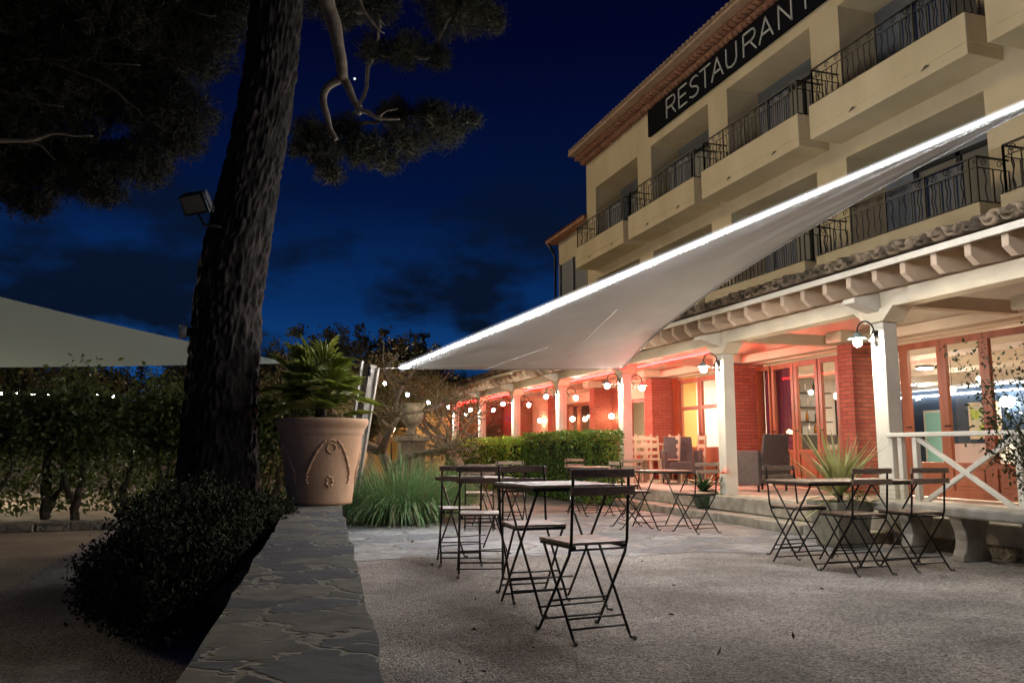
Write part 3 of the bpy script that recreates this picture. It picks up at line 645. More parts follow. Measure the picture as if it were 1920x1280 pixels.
# ridge flashing
# terrace floor and its retaining wall
m = MB(); m.box(6.5, 9.2, -4, 31.2, .2, .322); struct(m.build('veranda_floor', M_floor))
m = MB(); m.box(6.44, 6.7, -4, 31.2, .13, .326); tag(m.build('terrace_edging', M_stone, bevel=.012), 'pale stone edging along the veranda floor', 'kerb')
m = MB(); m.box(6.52, 6.8, -4, 31.2, 0, .128); tag(m.build('retaining_wall', M_rubble), 'low ochre rubble wall under the veranda floor', 'wall')
m = MB(); y = 7.0
while y < 19:
    L = rnd.uniform(.6, 1.1); m.box(6.14 + rnd.uniform(-.03, .03), 6.515, y, y + L - .012, 0, .12 + rnd.uniform(-.006, .006)); y += L
tag(m.build('stone_step', M_stone, bevel=.012), 'long low stone step in front of the veranda', 'step')
# red LED strip
m = MB(); m.tube([(6.93, 10.6, 2.52), (6.93, 30.5, 2.52)], .014, 6); q = MB(); q.box(6.885, 6.97, 10.5, 30.6, 2.545, 2.55); tag(q.build('strip_baffle', M_white), 'thin white profile added above the red light strip on the veranda beam to shade the ceiling', 'baffle')  # opaque piece added over the strip to keep its red light off the ceiling
tag(m.build('red_light_strip', E_red), 'glowing red light strip along the inner side of the veranda beam', 'light strip')
# railing with the X brace
rl = thing('veranda_railing', 'white timber railing with a crossed brace at the veranda edge', 'railing', (6.66, 6, .33))
iv = Matrix.Translation((-6.66, -6, -.33))
def rp_(mb, name, bev=.006):
    o = mb.build(name, M_white, rl, bev); o.matrix_parent_inverse = iv
m = MB(); m.box(6.6, 6.7, 2.5, 7.09, 1.12, 1.165); rp_(m, 'handrail')
m = MB(); m.box(6.63, 6.67, 2.5, 7.09, .36, .41); rp_(m, 'bottom_rail')
for y in (7.06, 6.93, 6.73, 5.54, 5.36, 4.1, 3.95):
    m = MB(); m.box(6.62, 6.68, y - .03, y + .03, .412, 1.118); rp_(m, 'baluster')
for a, b_ in ((6.7, 5.58), (5.33, 4.14)):
    m = MB(); m.bar((6.65, a, 1.1), (6.65, b_, .43), .035, .05); rp_(m, 'brace'); m = MB(); m.bar((6.655, b_, 1.1), (6.655, a, .43), .034, .05); rp_(m, 'brace')

# post lanterns
def lantern(label, group, side=-1):
    t = thing('post_lantern', label, 'lantern', (0, 0, 0), group=group)
    s_ = side
    m = MB(); m.lathe([(.03, -.09), (.035, 0), (.03, .09)], n=10); m.v = [(x * .4 - s_ * .005, y, z) for x, y, z in m.v]
    pts = [(0, 0, -.03), (.06 * s_, 0, -.07), (.1 * s_, 0, -.03), (.07 * s_, 0, .03), (.03 * s_, 0, .1)]
    m.tube(pts, .008, 6)
    pts = [(.02 * s_, 0, .02)] + [(.14 * s_ + .12 * math.cos(a) * -s_, 0, .06 + .13 * math.sin(a)) for a in (i * math.pi / 8 for i in range(1, 8))] + [(.26 * s_, 0, .05)]
    m.tube(pts, .009, 6); m.build('bracket', M_iron, t)
    m = MB(); m.lathe([(.02, .06), (.035, .045), (.05, .02), (.12, -.012), (.122, -.018), (.05, -.002)], (.26 * s_, 0, 0), 18); m.build('shade', mat('enamel_shade', (.25, .3, .27), .4), t)
    m = MB(); m.ball((.26 * s_, 0, -.058), .047, 12, 8); m.build('bulb', E_bulb, t)
    return t
names = {7.2: 'first', 10.4: 'second', 13.8: 'third', 17.1: 'fourth', 20.4: 'fifth', 23.7: 'sixth', 27.0: 'seventh', 30.2: 'eighth'}
L0 = None
for y, nm in names.items():
    lb = 'lit swan-neck lantern on the courtyard side of the %s veranda post from the right' % nm
    if L0 is None: L0 = lantern(lb, 'swan-neck lanterns on the veranda posts'); L0.location = (6.65, y, 2.22)
    else: copy_tree(L0, (6.65, y, 2.22), 0, lb)
for y, nm in ((13.8, 'third'), (17.1, 'fourth'), (20.4, 'fifth')):
    copy_tree(L0, (6.86, y, 2.2), math.pi, 'lit lantern on the inner side of the %s veranda post from the right' % nm)
for (y, z, nm) in ((18.9, 1.82, 'beside the dark door past the third post'), (21.55, 1.84, 'between the red walls past the fourth post'), (24.3, 1.88, 'on the pale wall past the fifth post')):
    t = thing('wall_lamp', 'round glowing wall lamp ' + nm, 'lamp', (8.98, y, z), group='round wall lamps under the veranda')
    m = MB(); m.ball((-.12, 0, 0), .07, 14, 10); m.build('globe', emis('globe_glow', (1., .85, .6), 70.), t)
    m = MB(); m.tube([(0, 0, .02), (-.07, 0, .1), (-.12, 0, .065)], .01, 6); m.build('arm', M_iron, t)
# clear screens closing the far bays
for y0, y1, nm in ((13.9, 17.0, 'nearest, behind the box hedge'), (17.2, 20.3, 'second from the near end'), (20.5, 23.6, 'third from the near end'), (23.8, 26.9, 'farthest')):
    t = MB(); t.box(6.752, 6.758, y0, y1, .33, 2.39); tag(t.build('clear_screen', M_screen), 'clear weather screen between the veranda posts, ' + nm, 'screen', 'clear screens along the veranda')

# ------------------------------------------------------------------ shade sail with LED edge
A = Vector((1.96, 10.88, 2.09)); B = Vector((6.6, 13.55, 2.47)); C = Vector((5., 3.47, 3.34))
ss = thing('shade_sail', 'large pale triangular shade sail with a white light strip along its long edge', 'shade sail', A)
ivs = Matrix.Translation(-A)
def E1(t): return A.lerp(C, t) + Vector((.03, .02, .01)) * (4 * t * (1 - t))
TB = .32
def E2(t):
    if t < TB:
        s_ = t / TB; return A.lerp(B, s_) + Vector((-.02, -.12, -.02)) * (4 * s_ * (1 - s_))
    s_ = (t - TB) / (1 - TB); s_ = s_ ** 1.05; p = B.lerp(C, s_)
    return p + ((A + C) / 2 - (B + C) / 2).normalized() * (.62 * 4 * s_ * (1 - s_)) + Vector((0, 0, .05 * 4 * s_ * (1 - s_)))
nu, nv = 80, 24; ARCH = .012
def sailgrid(off): 
    return [tuple(E1(i / nu).lerp(E2(i / nu), j / nv) + Vector((0, 0, off + ARCH * math.sin(math.pi * j / nv) * math.sin(math.pi * i / nu) + .012 * mnoise.noise(Vector((i * .12, j * .35, 0))) * math.sin(math.pi * j / nv)))) for i in range(nu + 1) for j in range(nv + 1)]
m = MB(); m.add(sailgrid(0), [(i * (nv + 1) + j, i * (nv + 1) + j + 1, (i + 1) * (nv + 1) + j + 1, (i + 1) * (nv + 1) + j) for i in range(nu) for j in range(nv)], True)
o = m.build('canvas', M_fabric, ss); o.matrix_parent_inverse = ivs
sd = o.modifiers.new('thick', 'SOLIDIFY'); sd.thickness = .003
def seam(t0, s1, t1, nm='seam'):
    """stitched seam: straight across the canvas from the lower edge point t0 to a point s1 of the way over the span at t1"""
    p = E2(t0); q_ = E1(t1).lerp(E2(t1), s1); pts = []
    for k in range(25):
        u = k / 24; pts.append(p.lerp(q_, u) + Vector((0, 0, -.012 + ARCH * .9 * math.sin(math.pi * (u * .75)) * .8)))
    q = MB(); q.tube(pts, .004, 5); q.build(nm, mat('seam_thread', (.6, .57, .53), .9), ss).matrix_parent_inverse = ivs
seam(.62 * TB, .3, .46); seam(.3 * TB, .38, .27)
q = MB(); q.tube([E2(i / nu) for i in range(nu + 1)], .011, 6); q.build('edge_rope', mat('edge_webbing', (.34, .33, .31), .9), ss).matrix_parent_inverse = ivs
q = MB(); q.tube([E1(.004 + .992 * i / 60) + Vector((-.042, -.016, -.006)) for i in range(61)], [.0135 - .0055 * i / 60 for i in range(61)], 8); led = q.build('light_strip', E_led, ss); led.matrix_parent_inverse = ivs
gm = bpy.data.materials.new('strip_halo_glow'); gm.use_nodes = True; nt = gm.node_tree; nt.nodes.clear()  # halo shell: imitates the strip's bloom with emission fading to its rim
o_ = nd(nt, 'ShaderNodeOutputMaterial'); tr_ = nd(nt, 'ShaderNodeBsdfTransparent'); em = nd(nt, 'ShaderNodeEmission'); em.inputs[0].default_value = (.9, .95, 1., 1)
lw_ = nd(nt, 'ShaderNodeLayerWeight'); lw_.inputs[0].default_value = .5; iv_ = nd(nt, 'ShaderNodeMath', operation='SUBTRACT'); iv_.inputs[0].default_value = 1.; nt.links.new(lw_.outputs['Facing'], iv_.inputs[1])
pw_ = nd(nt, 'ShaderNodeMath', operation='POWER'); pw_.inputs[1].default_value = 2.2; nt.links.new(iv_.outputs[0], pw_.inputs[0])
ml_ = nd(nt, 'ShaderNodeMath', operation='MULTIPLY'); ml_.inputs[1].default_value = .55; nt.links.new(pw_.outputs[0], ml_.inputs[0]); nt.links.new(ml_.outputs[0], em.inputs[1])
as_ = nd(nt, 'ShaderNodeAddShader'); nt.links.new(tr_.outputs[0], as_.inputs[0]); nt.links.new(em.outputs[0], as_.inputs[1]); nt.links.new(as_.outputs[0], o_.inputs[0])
q = MB(); q.tube([E1(.004 + .992 * i / 60) + Vector((-.042, -.016, -.006)) for i in range(61)], [.056 - .026 * i / 60 for i in range(61)], 16); q.build('strip_halo', gm, ss).matrix_parent_inverse = ivs
q = MB(); q.tube([A, A + Vector((-.12, .02, .0)), (1.55, 11.0, 2.08)], .006, 5); q.tube([C, C + Vector((1.6, -2.9, .45))], .008, 5); q.tube([B, (6.66, 13.75, 2.48)], .012, 5)
q.build('tension_cord', M_white, ss).matrix_parent_inverse = ivs
hv = []
for i in range(nu + 1):
    a_ = E2(i / nu); b_ = a_.lerp(E1(i / nu), min(1, .07 / max(.07, (E1(i / nu) - a_).length))); hv += [tuple(a_ + Vector((0, 0, -.007))), tuple(b_ + Vector((0, 0, -.007)))]
q = MB(); q.add(hv, [(2 * i, 2 * i + 1, 2 * i + 3, 2 * i + 2) for i in range(nu)], True); q.build('hem', mat('hem_webbing', (.4, .39, .375), .9, spec=.05), ss).matrix_parent_inverse = ivs
for c_ in (A + Vector((-.06, .02, 0)), B + Vector((.02, .09, 0))):
    q = MB(); q.tube([c_ + Vector((.035 * math.cos(a), .035 * math.sin(a), 0)) for a in (i * math.pi / 6 for i in range(13))], .007, 6); q.build('corner_ring', mat('ring_steel', (.5, .5, .5), .3, metal=.9), ss).matrix_parent_inverse = ivs
q = MB(); q.box(B.x - .1, B.x + .06, B.y - .05, B.y + .08, B.z - .02, B.z + .03); q.build('corner_plate', mat('steel', (.5, .5, .5), .3, metal=.9), ss).matrix_parent_inverse = ivs
# anchor pole behind the pot
pp = thing('anchor_pole', 'leaning weathered timber pole behind the palm pot holding the sail cord', 'pole', (1.3, 11.3, 0))
q = MB(); q.bar((0, 0, 0), (.24, -.28, 2.14), .14, .12); q.build('pole', M_pole, pp, .01)
q = MB(); q.bar((-.09, -.02, 0), (.12, -.32, 2.18), .035, .035); q.bar((.09, -.02, 0), (.345, -.30, 2.1), .035, .035); q.build('edge_batten', mat('pale_batten', (.42, .38, .32), .7), pp)
q = MB(); q.tube([(.24, -.28, 2.05), (.2, -.28, 2.05)], .1, 8); q.build('strap', M_black, pp)

# left sail
D = Vector((.66, 13.2, 2.34)); P1 = Vector((-8.6, 12.2, 4.45)); P2 = Vector((-10.8, 16.2, 2.22))
s2 = thing('shade_sail', 'pale green shade sail stretched above the garden behind the big pine', 'shade sail', D)
iv2 = Matrix.Translation(-D); m = MB(); nu2, nv2 = 50, 20; vs = []
for i in range(nu2 + 1):
    t = i / nu2; a = D.lerp(P1, t) + Vector((0, 0, -.16 * 4 * t * (1 - t))); b_ = D.lerp(P2, t) + Vector((0, -.1, -.05 * 4 * t * (1 - t)))
    for j in range(nv2 + 1): vs.append(tuple(a.lerp(b_, j / nv2)))
m.add(vs, [(i * (nv2 + 1) + j, i * (nv2 + 1) + j + 1, (i + 1) * (nv2 + 1) + j + 1, (i + 1) * (nv2 + 1) + j) for i in range(nu2) for j in range(nv2)], True)
m.build('canvas', M_fabric2, s2).matrix_parent_inverse = iv2
q = MB(); q.tube([D, (.95, 13.9, 2.42)], .008, 5); q.build('tension_cord', M_white, s2).matrix_parent_inverse = iv2
s3 = thing('awning', 'small amber-lit awning far off at the left edge', 'awning', (-8.5, 19, 2.2))
m = MB(); m.add([(-3, 0, .9), (1.6, 0, .3), (3.1, 0, .05), (-3, 1.4, .6), (1.6, 1.4, .2), (2.9, 1.4, 0)], [(0, 1, 4, 3), (1, 2, 5, 4)]); m.build('canvas', M_amber, s3)
m = MB(); m.tube([(2.6, .1, -2.2), (2.6, .1, .05)], .04, 8); m.tube([(-2.6, .1, -2.2), (-2.6, .1, .75)], .04, 8); m.build('pole', M_iron, s3)

# ------------------------------------------------------------------ big pine
TR = [(-.26, 8.7, -.05, .56), (-.26, 8.70, .10, .50), (-.28, 8.65, .52, .425), (-.29, 8.55, 1.21, .365), (-.28, 8.47, 1.74, .355), (-.26, 8.40, 2.27, .341), (-.22, 8.31, 2.80, .328), (-.15, 8.21, 3.33, .312), (-.06, 8.11, 3.85, .285),
      (.01, 8.01, 4.38, .267), (.06, 7.92, 4.91, .267), (.08, 7.84, 5.44, .259), (.09, 7.78, 5.86, .251), (.1, 7.7, 6.6, .24), (.12, 7.6, 7.4, .22)]
pt = thing('pine_tree', 'huge dark pine with furrowed bark leaning over the slate wall', 'tree', (-.26, 8.7, 0))
ivp = Matrix.Translation((.26, -8.7, 0))
def interp(t):
    f = t * (len(TR) - 1); i = min(int(f), len(TR) - 2); u = f - i; u2 = u
    return [TR[i][k] * (1 - u2) + TR[i + 1][k] * u2 for k in range(4)]
nr, na = 420, 150; vs = []
for i in range(nr + 1):
    x, y, z, r_ = interp(i / nr)
    for j in range(na):
        a = 2 * math.pi * j / na
        ca, sa = math.cos(a), math.sin(a)
        wx = mnoise.noise(Vector((ca * 2, sa * 2, z * 1.6))) * .5
        v = Vector((ca * 6. + wx, sa * 6. + wx, z * 4.6 + wx + .5 * mnoise.noise(Vector((ca * 5, sa * 5, z * 6)))))
        d1 = mnoise.voronoi(Vector((v.x * 1.15, v.y * 1.15, v.z * 1.)))[0]
        rid = min(1., (d1[1] - d1[0]) * 2.2)
        fine = mnoise.noise(Vector((ca * 16, sa * 16, z * 14)))
        rr = r_ * (1 + .05 * mnoise.noise(Vector((ca * 1.2, sa * 1.2, z * .9)))) + .034 * rid + .008 * fine - .035
        flare = max(0, .75 - z) / .75; rr += flare ** 2 * .1 * (.5 + .5 * math.cos(a * 5 + 1))
        vs.append((x + rr * ca, y + rr * sa, z))
m = MB(); m.add(vs, [(i * na + j, i * na + (j + 1) % na, (i + 1) * na + (j + 1) % na, (i + 1) * na + j) for i in range(nr) for j in range(na)], True)
m.build('trunk', M_bark, pt).matrix_parent_inverse = ivp
def limb(m, pts, r0, r1, n=7, jit=.0, seed=0):
    """smooth the given points and add a tapered tube"""
    P = [Vector(p) for p in pts]; out = []
    for i in range(len(P) - 1):
        p0, p1, p2, p3 = P[max(i - 1, 0)], P[i], P[i + 1], P[min(i + 2, len(P) - 1)]
        for k in range(5):
            t = k / 5; out.append(.5 * ((2 * p1) + (p2 - p0) * t + (2 * p0 - 5 * p1 + 4 * p2 - p3) * t * t + (3 * p1 - p0 - 3 * p2 + p3) * t ** 3))
    out.append(P[-1]); k = len(out)
    out = [p + Vector((mnoise.noise(p * 6), mnoise.noise(p * 6 + Vector((9, 0, 0))), mnoise.noise(p * 6 + Vector((0, 9, 0))))) * jit for p in out]
    m.tube(out, [r0 + (r1 - r0) * i / (k - 1) for i in range(k)], n)
m = MB()
limb(m, [(.1, 7.75, 6.3), (.3, 7.1, 5.9), (.42, 6.72, 5.12), (.52, 6.73, 4.75), (.59, 6.74, 4.52), (.64, 6.77, 4.19)], .1, .045, 9, .02)
limb(m, [(.64, 6.77, 4.22), (.54, 6.81, 4.15), (.49, 6.84, 4.03), (.54, 6.85, 3.84), (.58, 6.85, 3.74), (.615, 6.85, 3.67)], .04, .02, 8, .015)
limb(m, [(.64, 6.77, 4.22), (.71, 6.76, 4.1), (.79, 6.76, 3.95), (.87, 6.74, 3.91), (.96, 6.71, 3.86), (1.13, 6.66, 3.85)], .04, .008, 8, .015)
limb(m, [(.79, 6.76, 3.97), (.8, 6.76, 3.92), (.79, 6.76, 3.89)], .03, .02, 6); limb(m, [(.96, 6.71, 3.87), (1.03, 6.7, 3.93), (1.12, 6.68, 3.95)], .008, .003, 5)
limb(m, [(.7, 7.6, 6.2), (.76, 7.6, 5.75), (.87, 7.59, 5.42), (1.01, 7.57, 5.2), (1.11, 7.55, 5.11)], .028, .005, 7, .02)
limb(m, [(.45, 6.8, 5.05), (.6, 6.9, 5.12), (.75, 7.0, 5.15)], .03, .012, 6, .03)
m.build('dead_limb', M_twig, pt).matrix_parent_inverse = ivp
m = MB()
limb(m, [(0, 7.9, 6.4), (-1., 8.3, 5.35), (-1.9, 8.6, 5.0), (-2.63, 8.8, 4.91), (-3.4, 9, 4.9)], .035, .02, 8, .03)
limb(m, [(-1.2, 8.36, 4.81), (-1.72, 8.51, 4.84), (-2.3, 8.68, 4.86), (-3.2, 8.9, 4.95)], .006, .022, 6, .03)
limb(m, [(-2.1, 8.6, 4.85), (-1.66, 8.5, 4.66), (-1.35, 8.44, 4.49), (-1.15, 8.42, 4.3)], .016, .004, 6, .03)
limb(m, [(-3.3, 8.9, 4.85), (-2.62, 8.84, 4.59), (-2.16, 8.71, 4.44), (-1.9, 8.6, 4.36)], .02, .004, 6, .03)
limb(m, [(-3.6, 9., 4.2), (-2.9, 8.9, 4.05), (-2.24, 8.79, 4.06), (-1.94, 8.68, 4.12), (-1.6, 8.6, 4.1)], .035, .006, 6, .03)
limb(m, [(-2.24, 8.8, 4.06), (-2.05, 8.75, 3.95), (-1.95, 8.7, 3.85)], .012, .004, 5, .03)
limb(m, [(-1.2, 8.2, 5.62), (-.93, 8.17, 5.5), (-.72, 8.12, 5.33), (-.5, 8.06, 5.28)], .02, .005, 6, .03)
m.build('limb', M_twig, pt).matrix_parent_inverse = ivp
CB = [(-2.73,10.01,4.03,0.55),(-2.00,9.76,4.15,0.50),(-1.31,9.53,4.21,0.40),(-0.97,9.15,4.61,0.50),(-2.35,9.26,4.71,0.90),(-1.61,8.97,5.04,0.80),(-0.86,8.70,5.27,0.60),(-0.55,8.55,5.66,0.50),(-2.24,8.61,5.33,0.80),(-1.44,8.33,5.44,0.80),(-3.30,9.63,4.31,1.00),(-3.05,8.90,5.12,1.00),(-0.84,9.34,4.42,0.25),(-1.70,9.70,3.85,0.25),(-2.43,9.96,3.71,0.22),(-0.31,8.92,6.17,0.50),(0.55,8.65,6.11,0.40),(0.79,8.62,5.82,0.20),(1.19,8.96,6.21,0.30),(1.65,9.38,5.92,0.28),(2.04,9.27,5.82,0.20),(1.27,9.51,5.92,0.20),(2.26,9.10,6.48,0.50),(2.65,9.00,6.29,0.20),(0.75,9.85,4.67,0.28),(0.56,9.88,4.90,0.25),(1.20,9.70,4.70,0.30),(1.70,9.52,4.80,0.30),(2.14,9.36,4.96,0.30),(2.45,9.24,5.06,0.16),(0.83,9.86,4.40,0.18),(1.49,9.63,4.54,0.18),(1.61,9.81,5.25,0.25),(2.06,9.66,5.29,0.20),(0.44,9.95,4.70,0.15),(1.00,9.73,4.96,0.20)]
m = MB(); root = Vector((0, 8, 6.2)); done = [root]
for x, y, z, r_ in sorted(CB, key=lambda b: (Vector(b[:3]) - root).length):
    c0 = Vector((x, y, z)); p = min(done, key=lambda q: (q - c0).length); md = (p + c0) / 2 + Vector((rnd.uniform(-.08, .08), rnd.uniform(-.08, .08), rnd.uniform(-.1, .02)))
    limb(m, [tuple(p), tuple(md), tuple(c0)], .03, .014, 6, .04); done.append(c0)
    for k in range(9):
        d = Vector((rnd.gauss(0, 1), rnd.gauss(0, 1), rnd.gauss(-.2, .8))).normalized() * r_ * rnd.uniform(.6, 1.05)
        limb(m, [tuple(c0), tuple(c0 + d * .5 + Vector((0, 0, -.04))), tuple(c0 + d)], .011, .003, 5, .03)
m.build('branchlets', mat('grey_branch', (.07, .055, .04), .9, (.14, .11, .08), 14, .5), pt).matrix_parent_inverse = ivp
bl = [(x, y, z, r_ * 1.05, r_ * 1.1, r_ * .8) for x, y, z, r_ in CB]
c = blob_pts(bl, 2300, 5, None, .2)
rg = np.random.default_rng(11); T = []
per = 20
cc = np.repeat(c, per, 0) + rg.normal(size=(len(c) * per, 3)) * .018
leaves('crown', M_needle, cc, .10, pt, .35, .05, .075, (0, 0, .5), 12).matrix_parent_inverse = ivp
fl = thing('floodlight', 'unlit black square floodlight strapped high on the pine trunk', 'floodlight', (-.56, 7.86, 3.3), R(-22))
m = MB(); m.add([(-.14, -.1, .02), (.09, -.1, .06), (.12, .02, -.1), (-.12, .02, -.14), (-.12, -.02, .08), (.1, -.02, .11), (.14, .1, -.04), (-.1, .1, -.08)], [(0, 1, 2, 3), (4, 7, 6, 5), (0, 4, 5, 1), (1, 5, 6, 2), (2, 6, 7, 3), (3, 7, 4, 0)]); m.build('housing', M_black, fl, .008)
m = MB(); m.add([(-.115, -.097, .012), (.075, -.097, .046), (.098, .002, -.082), (-.098, .002, -.112)], [(0, 1, 2, 3)]); m.v = [(x, y - .009, z - .007) for x, y, z in m.v]; m.build('lens', mat('lamp_lens', (.12, .115, .1), .2), fl)
m = MB(); m.tube([(.0, .03, -.1), (.04, .08, -.2), (.2, .1, -.22)], .014, 6); m.build('bracket', M_black, fl)
m = MB()
for i in range(6): m.box(.105 + .0, .125, -.085 + i * .03, -.075 + i * .03, .02 - i * .02, .09 - i * .02)
m.build('cooling_fin', mat('bare_aluminium', (.5, .5, .48), .4, metal=.6), fl)
fl = thing('cable_reel', 'small pale round fitting on the left side of the pine trunk', 'fitting', (-.62, 8.3, 2.12))
m = MB(); m.tube([(-.07, 0, 0), (.0, 0, 0)], .065, 14); m.build('cap', mat('pale_plastic', (.45, .45, .38), .5), fl); m = MB(); m.tube([(0, 0, 0), (.08, 0, 0)], .045, 12); m.build('stem', M_black, fl)

# ------------------------------------------------------------------ bistro furniture
def foot(m, p, d): m.tube([Vector(p), Vector(p) + Vector((0, d * .006, -.02)), Vector((p[0] + .0, p[1] + d * .03, .006))], .0065, 6)
def make_chair():
    """folding chair; back rest at y=-, seat front at y=+ (faces +y)"""
    t = thing('bistro_chair', 'x', 'chair', group='folding bistro chairs in the courtyard')
    hw = .17
    for s_ in (-1, 1):
        m = MB(); x = s_ * hw
        m.tube([(x, -.185, .87), (x, -.18, .8), (x, -.165, .62), (x, -.155, .5), (x, -.13, .43), (x * 1.04, .02, .24), (x * 1.1, .19, .02)], .0085, 7)
        m.tube([(x * 1.1, .19, .022), (x * 1.1, .2, .006), (x * 1.12, .225, .006)], .0075, 6); m.build('back_upright', M_bistro, t)
        m = MB(); x2 = s_ * (hw + .018) * .92
        m.tube([(x2, .17, .465), (x2, .14, .43), (x2, .0, .24), (x2 * .98, -.165, .02)], .008, 7)
        m.tube([(x2 * .98, -.165, .022), (x2 * .98, -.178, .006), (x2 * 1.02, -.205, .006)], .0075, 6); m.build('leg', M_bistro, t)
        for px_, py_ in ((x2 * 1.02, -.205), (x * 1.12, .225)):
            m = MB(); m.ball((px_, py_, .007), .0125, 8, 5); m.build('foot_pad', mat('worn_pad', (.2, .18, .15), .7), t)
    for y, z in ((.155, .065), (.075, .172)):
        m = MB(); m.tube([(-hw * 1.08, y, z), (hw * 1.08, y, z)], .006, 6); m.build('crossbar', M_bistro, t)
    for y, z in ((-.135, .06), (-.1, .105), (-.145, .455)):
        m = MB(); m.tube([(-hw * .98, y, z), (hw * .98, y, z)], .006, 6); m.build('crossbar', M_bistro, t)
    for z0 in (.825, .735):
        m = MB(); n = 8; vs = []
        for i in range(n + 1):
            x = -.195 + .39 * i / n; yy = -.197 - .02 * (1 - (x / .195) ** 2)
            for dy, dz in ((0, 0), (-.012, 0), (-.012, .045), (0, .045)): vs.append((x, yy + dy + .0, z0 + dz))
        m.add(vs, [(4 * i + j, 4 * i + (j + 1) % 4, 4 * i + 4 + (j + 1) % 4, 4 * i + 4 + j) for i in range(n) for j in range(4)] + [(3, 2, 1, 0), (4 * n, 4 * n + 1, 4 * n + 2, 4 * n + 3)]); m.build('back_slat', M_slat, t, .003)
    m = MB()
    for i in range(6):
        y0 = -.15 + i * .06; hw2 = .165 + .02 * i / 5; m.box(-hw2, hw2, y0, y0 + .053, .478, .492)
    m.build('seat', M_slat, t, .002)
    m = MB(); 
    for s_ in (-1, 1): m.bar((s_ * .15, -.155, .468), (s_ * .17, .205, .468), .018, .016)
    m.bar((-.17, .2, .466), (.17, .2, .466), .018, .018)
    m.build('seat_rail', M_bistro, t); return t
def make_table():
    t = thing('bistro_table', 'x', 'table', group='square folding bistro tables in the courtyard'); w = .29
    m = MB()
    for i in range(9):
        y0 = -w + i * (2 * w / 9); m.box(-w, w, y0, y0 + 2 * w / 9 - .006, .742, .757)
    m.build('table_top', M_slat, t, .002)
    m = MB()
    for s_ in (-1, 1): m.bar((s_ * (w - .012), -w + .01, .73), (s_ * (w - .012), w - .01, .73), .022, .022); m.bar((-w + .025, s_ * (w - .012), .73), (w - .025, s_ * (w - .012), .73), .022, .022)
    m.build('top_frame', M_bistro, t)
    for s_ in (-1, 1):
        x = s_ * (w - .04)
        m = MB(); m.tube([(x, -w + .03, .72), (x, 0, .37), (x, w - .03, .02)], .0085, 7); m.tube([(x, w - .03, .022), (x, w - .02, .007), (x + .02, w + .01, .007)], .0075, 6); m.build('leg', M_bistro, t)
        x -= s_ * .022
        m = MB(); m.tube([(x, w - .03, .72), (x, 0, .37), (x, -w + .03, .02)], .0085, 7); m.tube([(x, -w + .03, .022), (x, -w + .02, .007), (x + .02, -w - .01, .007)], .0075, 6); m.build('leg', M_bistro, t)
    for y, z in ((w - .05, .05), (-w + .05, .05), (w - .1, .14)):
        m = MB(); m.tube([(-w + .05, y, z), (w - .05, y, z)], .006, 6); m.build('crossbar', M_bistro, t)
    return t
ch = make_chair(); tb = make_table()
def face(dx, dy): return math.atan2(-dx, dy)
chairs = [ # x,y,facing,zscale,label
 (1.78, 4.16, (-.1, 1), 1.02, 'nearest bistro chair, its back to the viewer, in front of the first table'),
 (1.86, 5.3, (0, -1), 1.0, 'bistro chair on the far side of the nearest table, pushed under it'),
 (1.8, 6.33, (.28, 1), .98, 'bistro chair left of the nearest table with its back to the viewer'),
 (1.8, 7.0, (.2, 1), .97, 'bistro chair half hidden behind the left-hand chair, beside the tall grass'),
 (4.75, 5.48, (.0, 1), .96, 'bistro chair pulled to the middle of the right-hand tables, back to the viewer'),
 (5.36, 5.5, (.0, 1), .96, 'right-hand bistro chair by the stone bench, back to the viewer'),
 (4.9, 6.45, (.1, -1), .95, 'bistro chair beyond the right-hand tables, in front of the spiky potted plant'),
 (5.14, 8.62, (-.25, 1), .95, 'bistro chair in front of the orange-flowered pot'),
 (4.62, 9.35, (1, -.1), .95, 'bistro chair left of the table near the step, turned sideways'),
 (5.3, 10.95, (-.3, 1), .95, 'bistro chair at the far table beside the box hedge, back to the viewer'),
 (5.05, 11.9, (.2, -1), .95, 'pale-backed bistro chair beyond the far table in front of the box hedge'),
 (2.75, 9.75, (.3, 1), .92, 'far bistro chair in front of the grass clump'),
 (3.35, 10.3, (-.2, -1), .94, 'far bistro chair in the middle of the paving before the hedges')]
for i, (x, y, d, zs, lb) in enumerate(chairs):
    if i == 0: ch.location = (x, y, .004); ch.rotation_euler = (0, 0, face(*d)); ch.scale = (1, 1, zs); ch['label'] = lb
    else: copy_tree(ch, (x, y, .006), face(*d), lb, (1, 1, zs))
tables = [(1.9, 4.95, .12, 1.02, 'nearest bistro table behind the nearest chair'),
 (4.7, 5.92, .02, .95, 'left one of the two bistro tables pushed together at the right'),
 (5.32, 5.92, .02, .95, 'right one of the two bistro tables pushed together at the right'),
 (5.0, 9.25, .1, .95, 'bistro table near the low step below the second veranda post'),
 (4.95, 11.35, .1, .95, 'far bistro table in front of the large box hedge'),
 (3.1, 10.05, .2, .95, 'far bistro table on the paving before the small hedge'),
 (2.1, 7.65, .2, .95, 'bistro table behind the left chairs beside the grass clump')]
for i, (x, y, rz, zs, lb) in enumerate(tables):
    if i == 0: tb.location = (x, y, .004); tb.rotation_euler = (0, 0, rz); tb.scale = (1, 1, zs); tb['label'] = lb
    else: copy_tree(tb, (x, y, .006), rz, lb, (1, 1, zs))

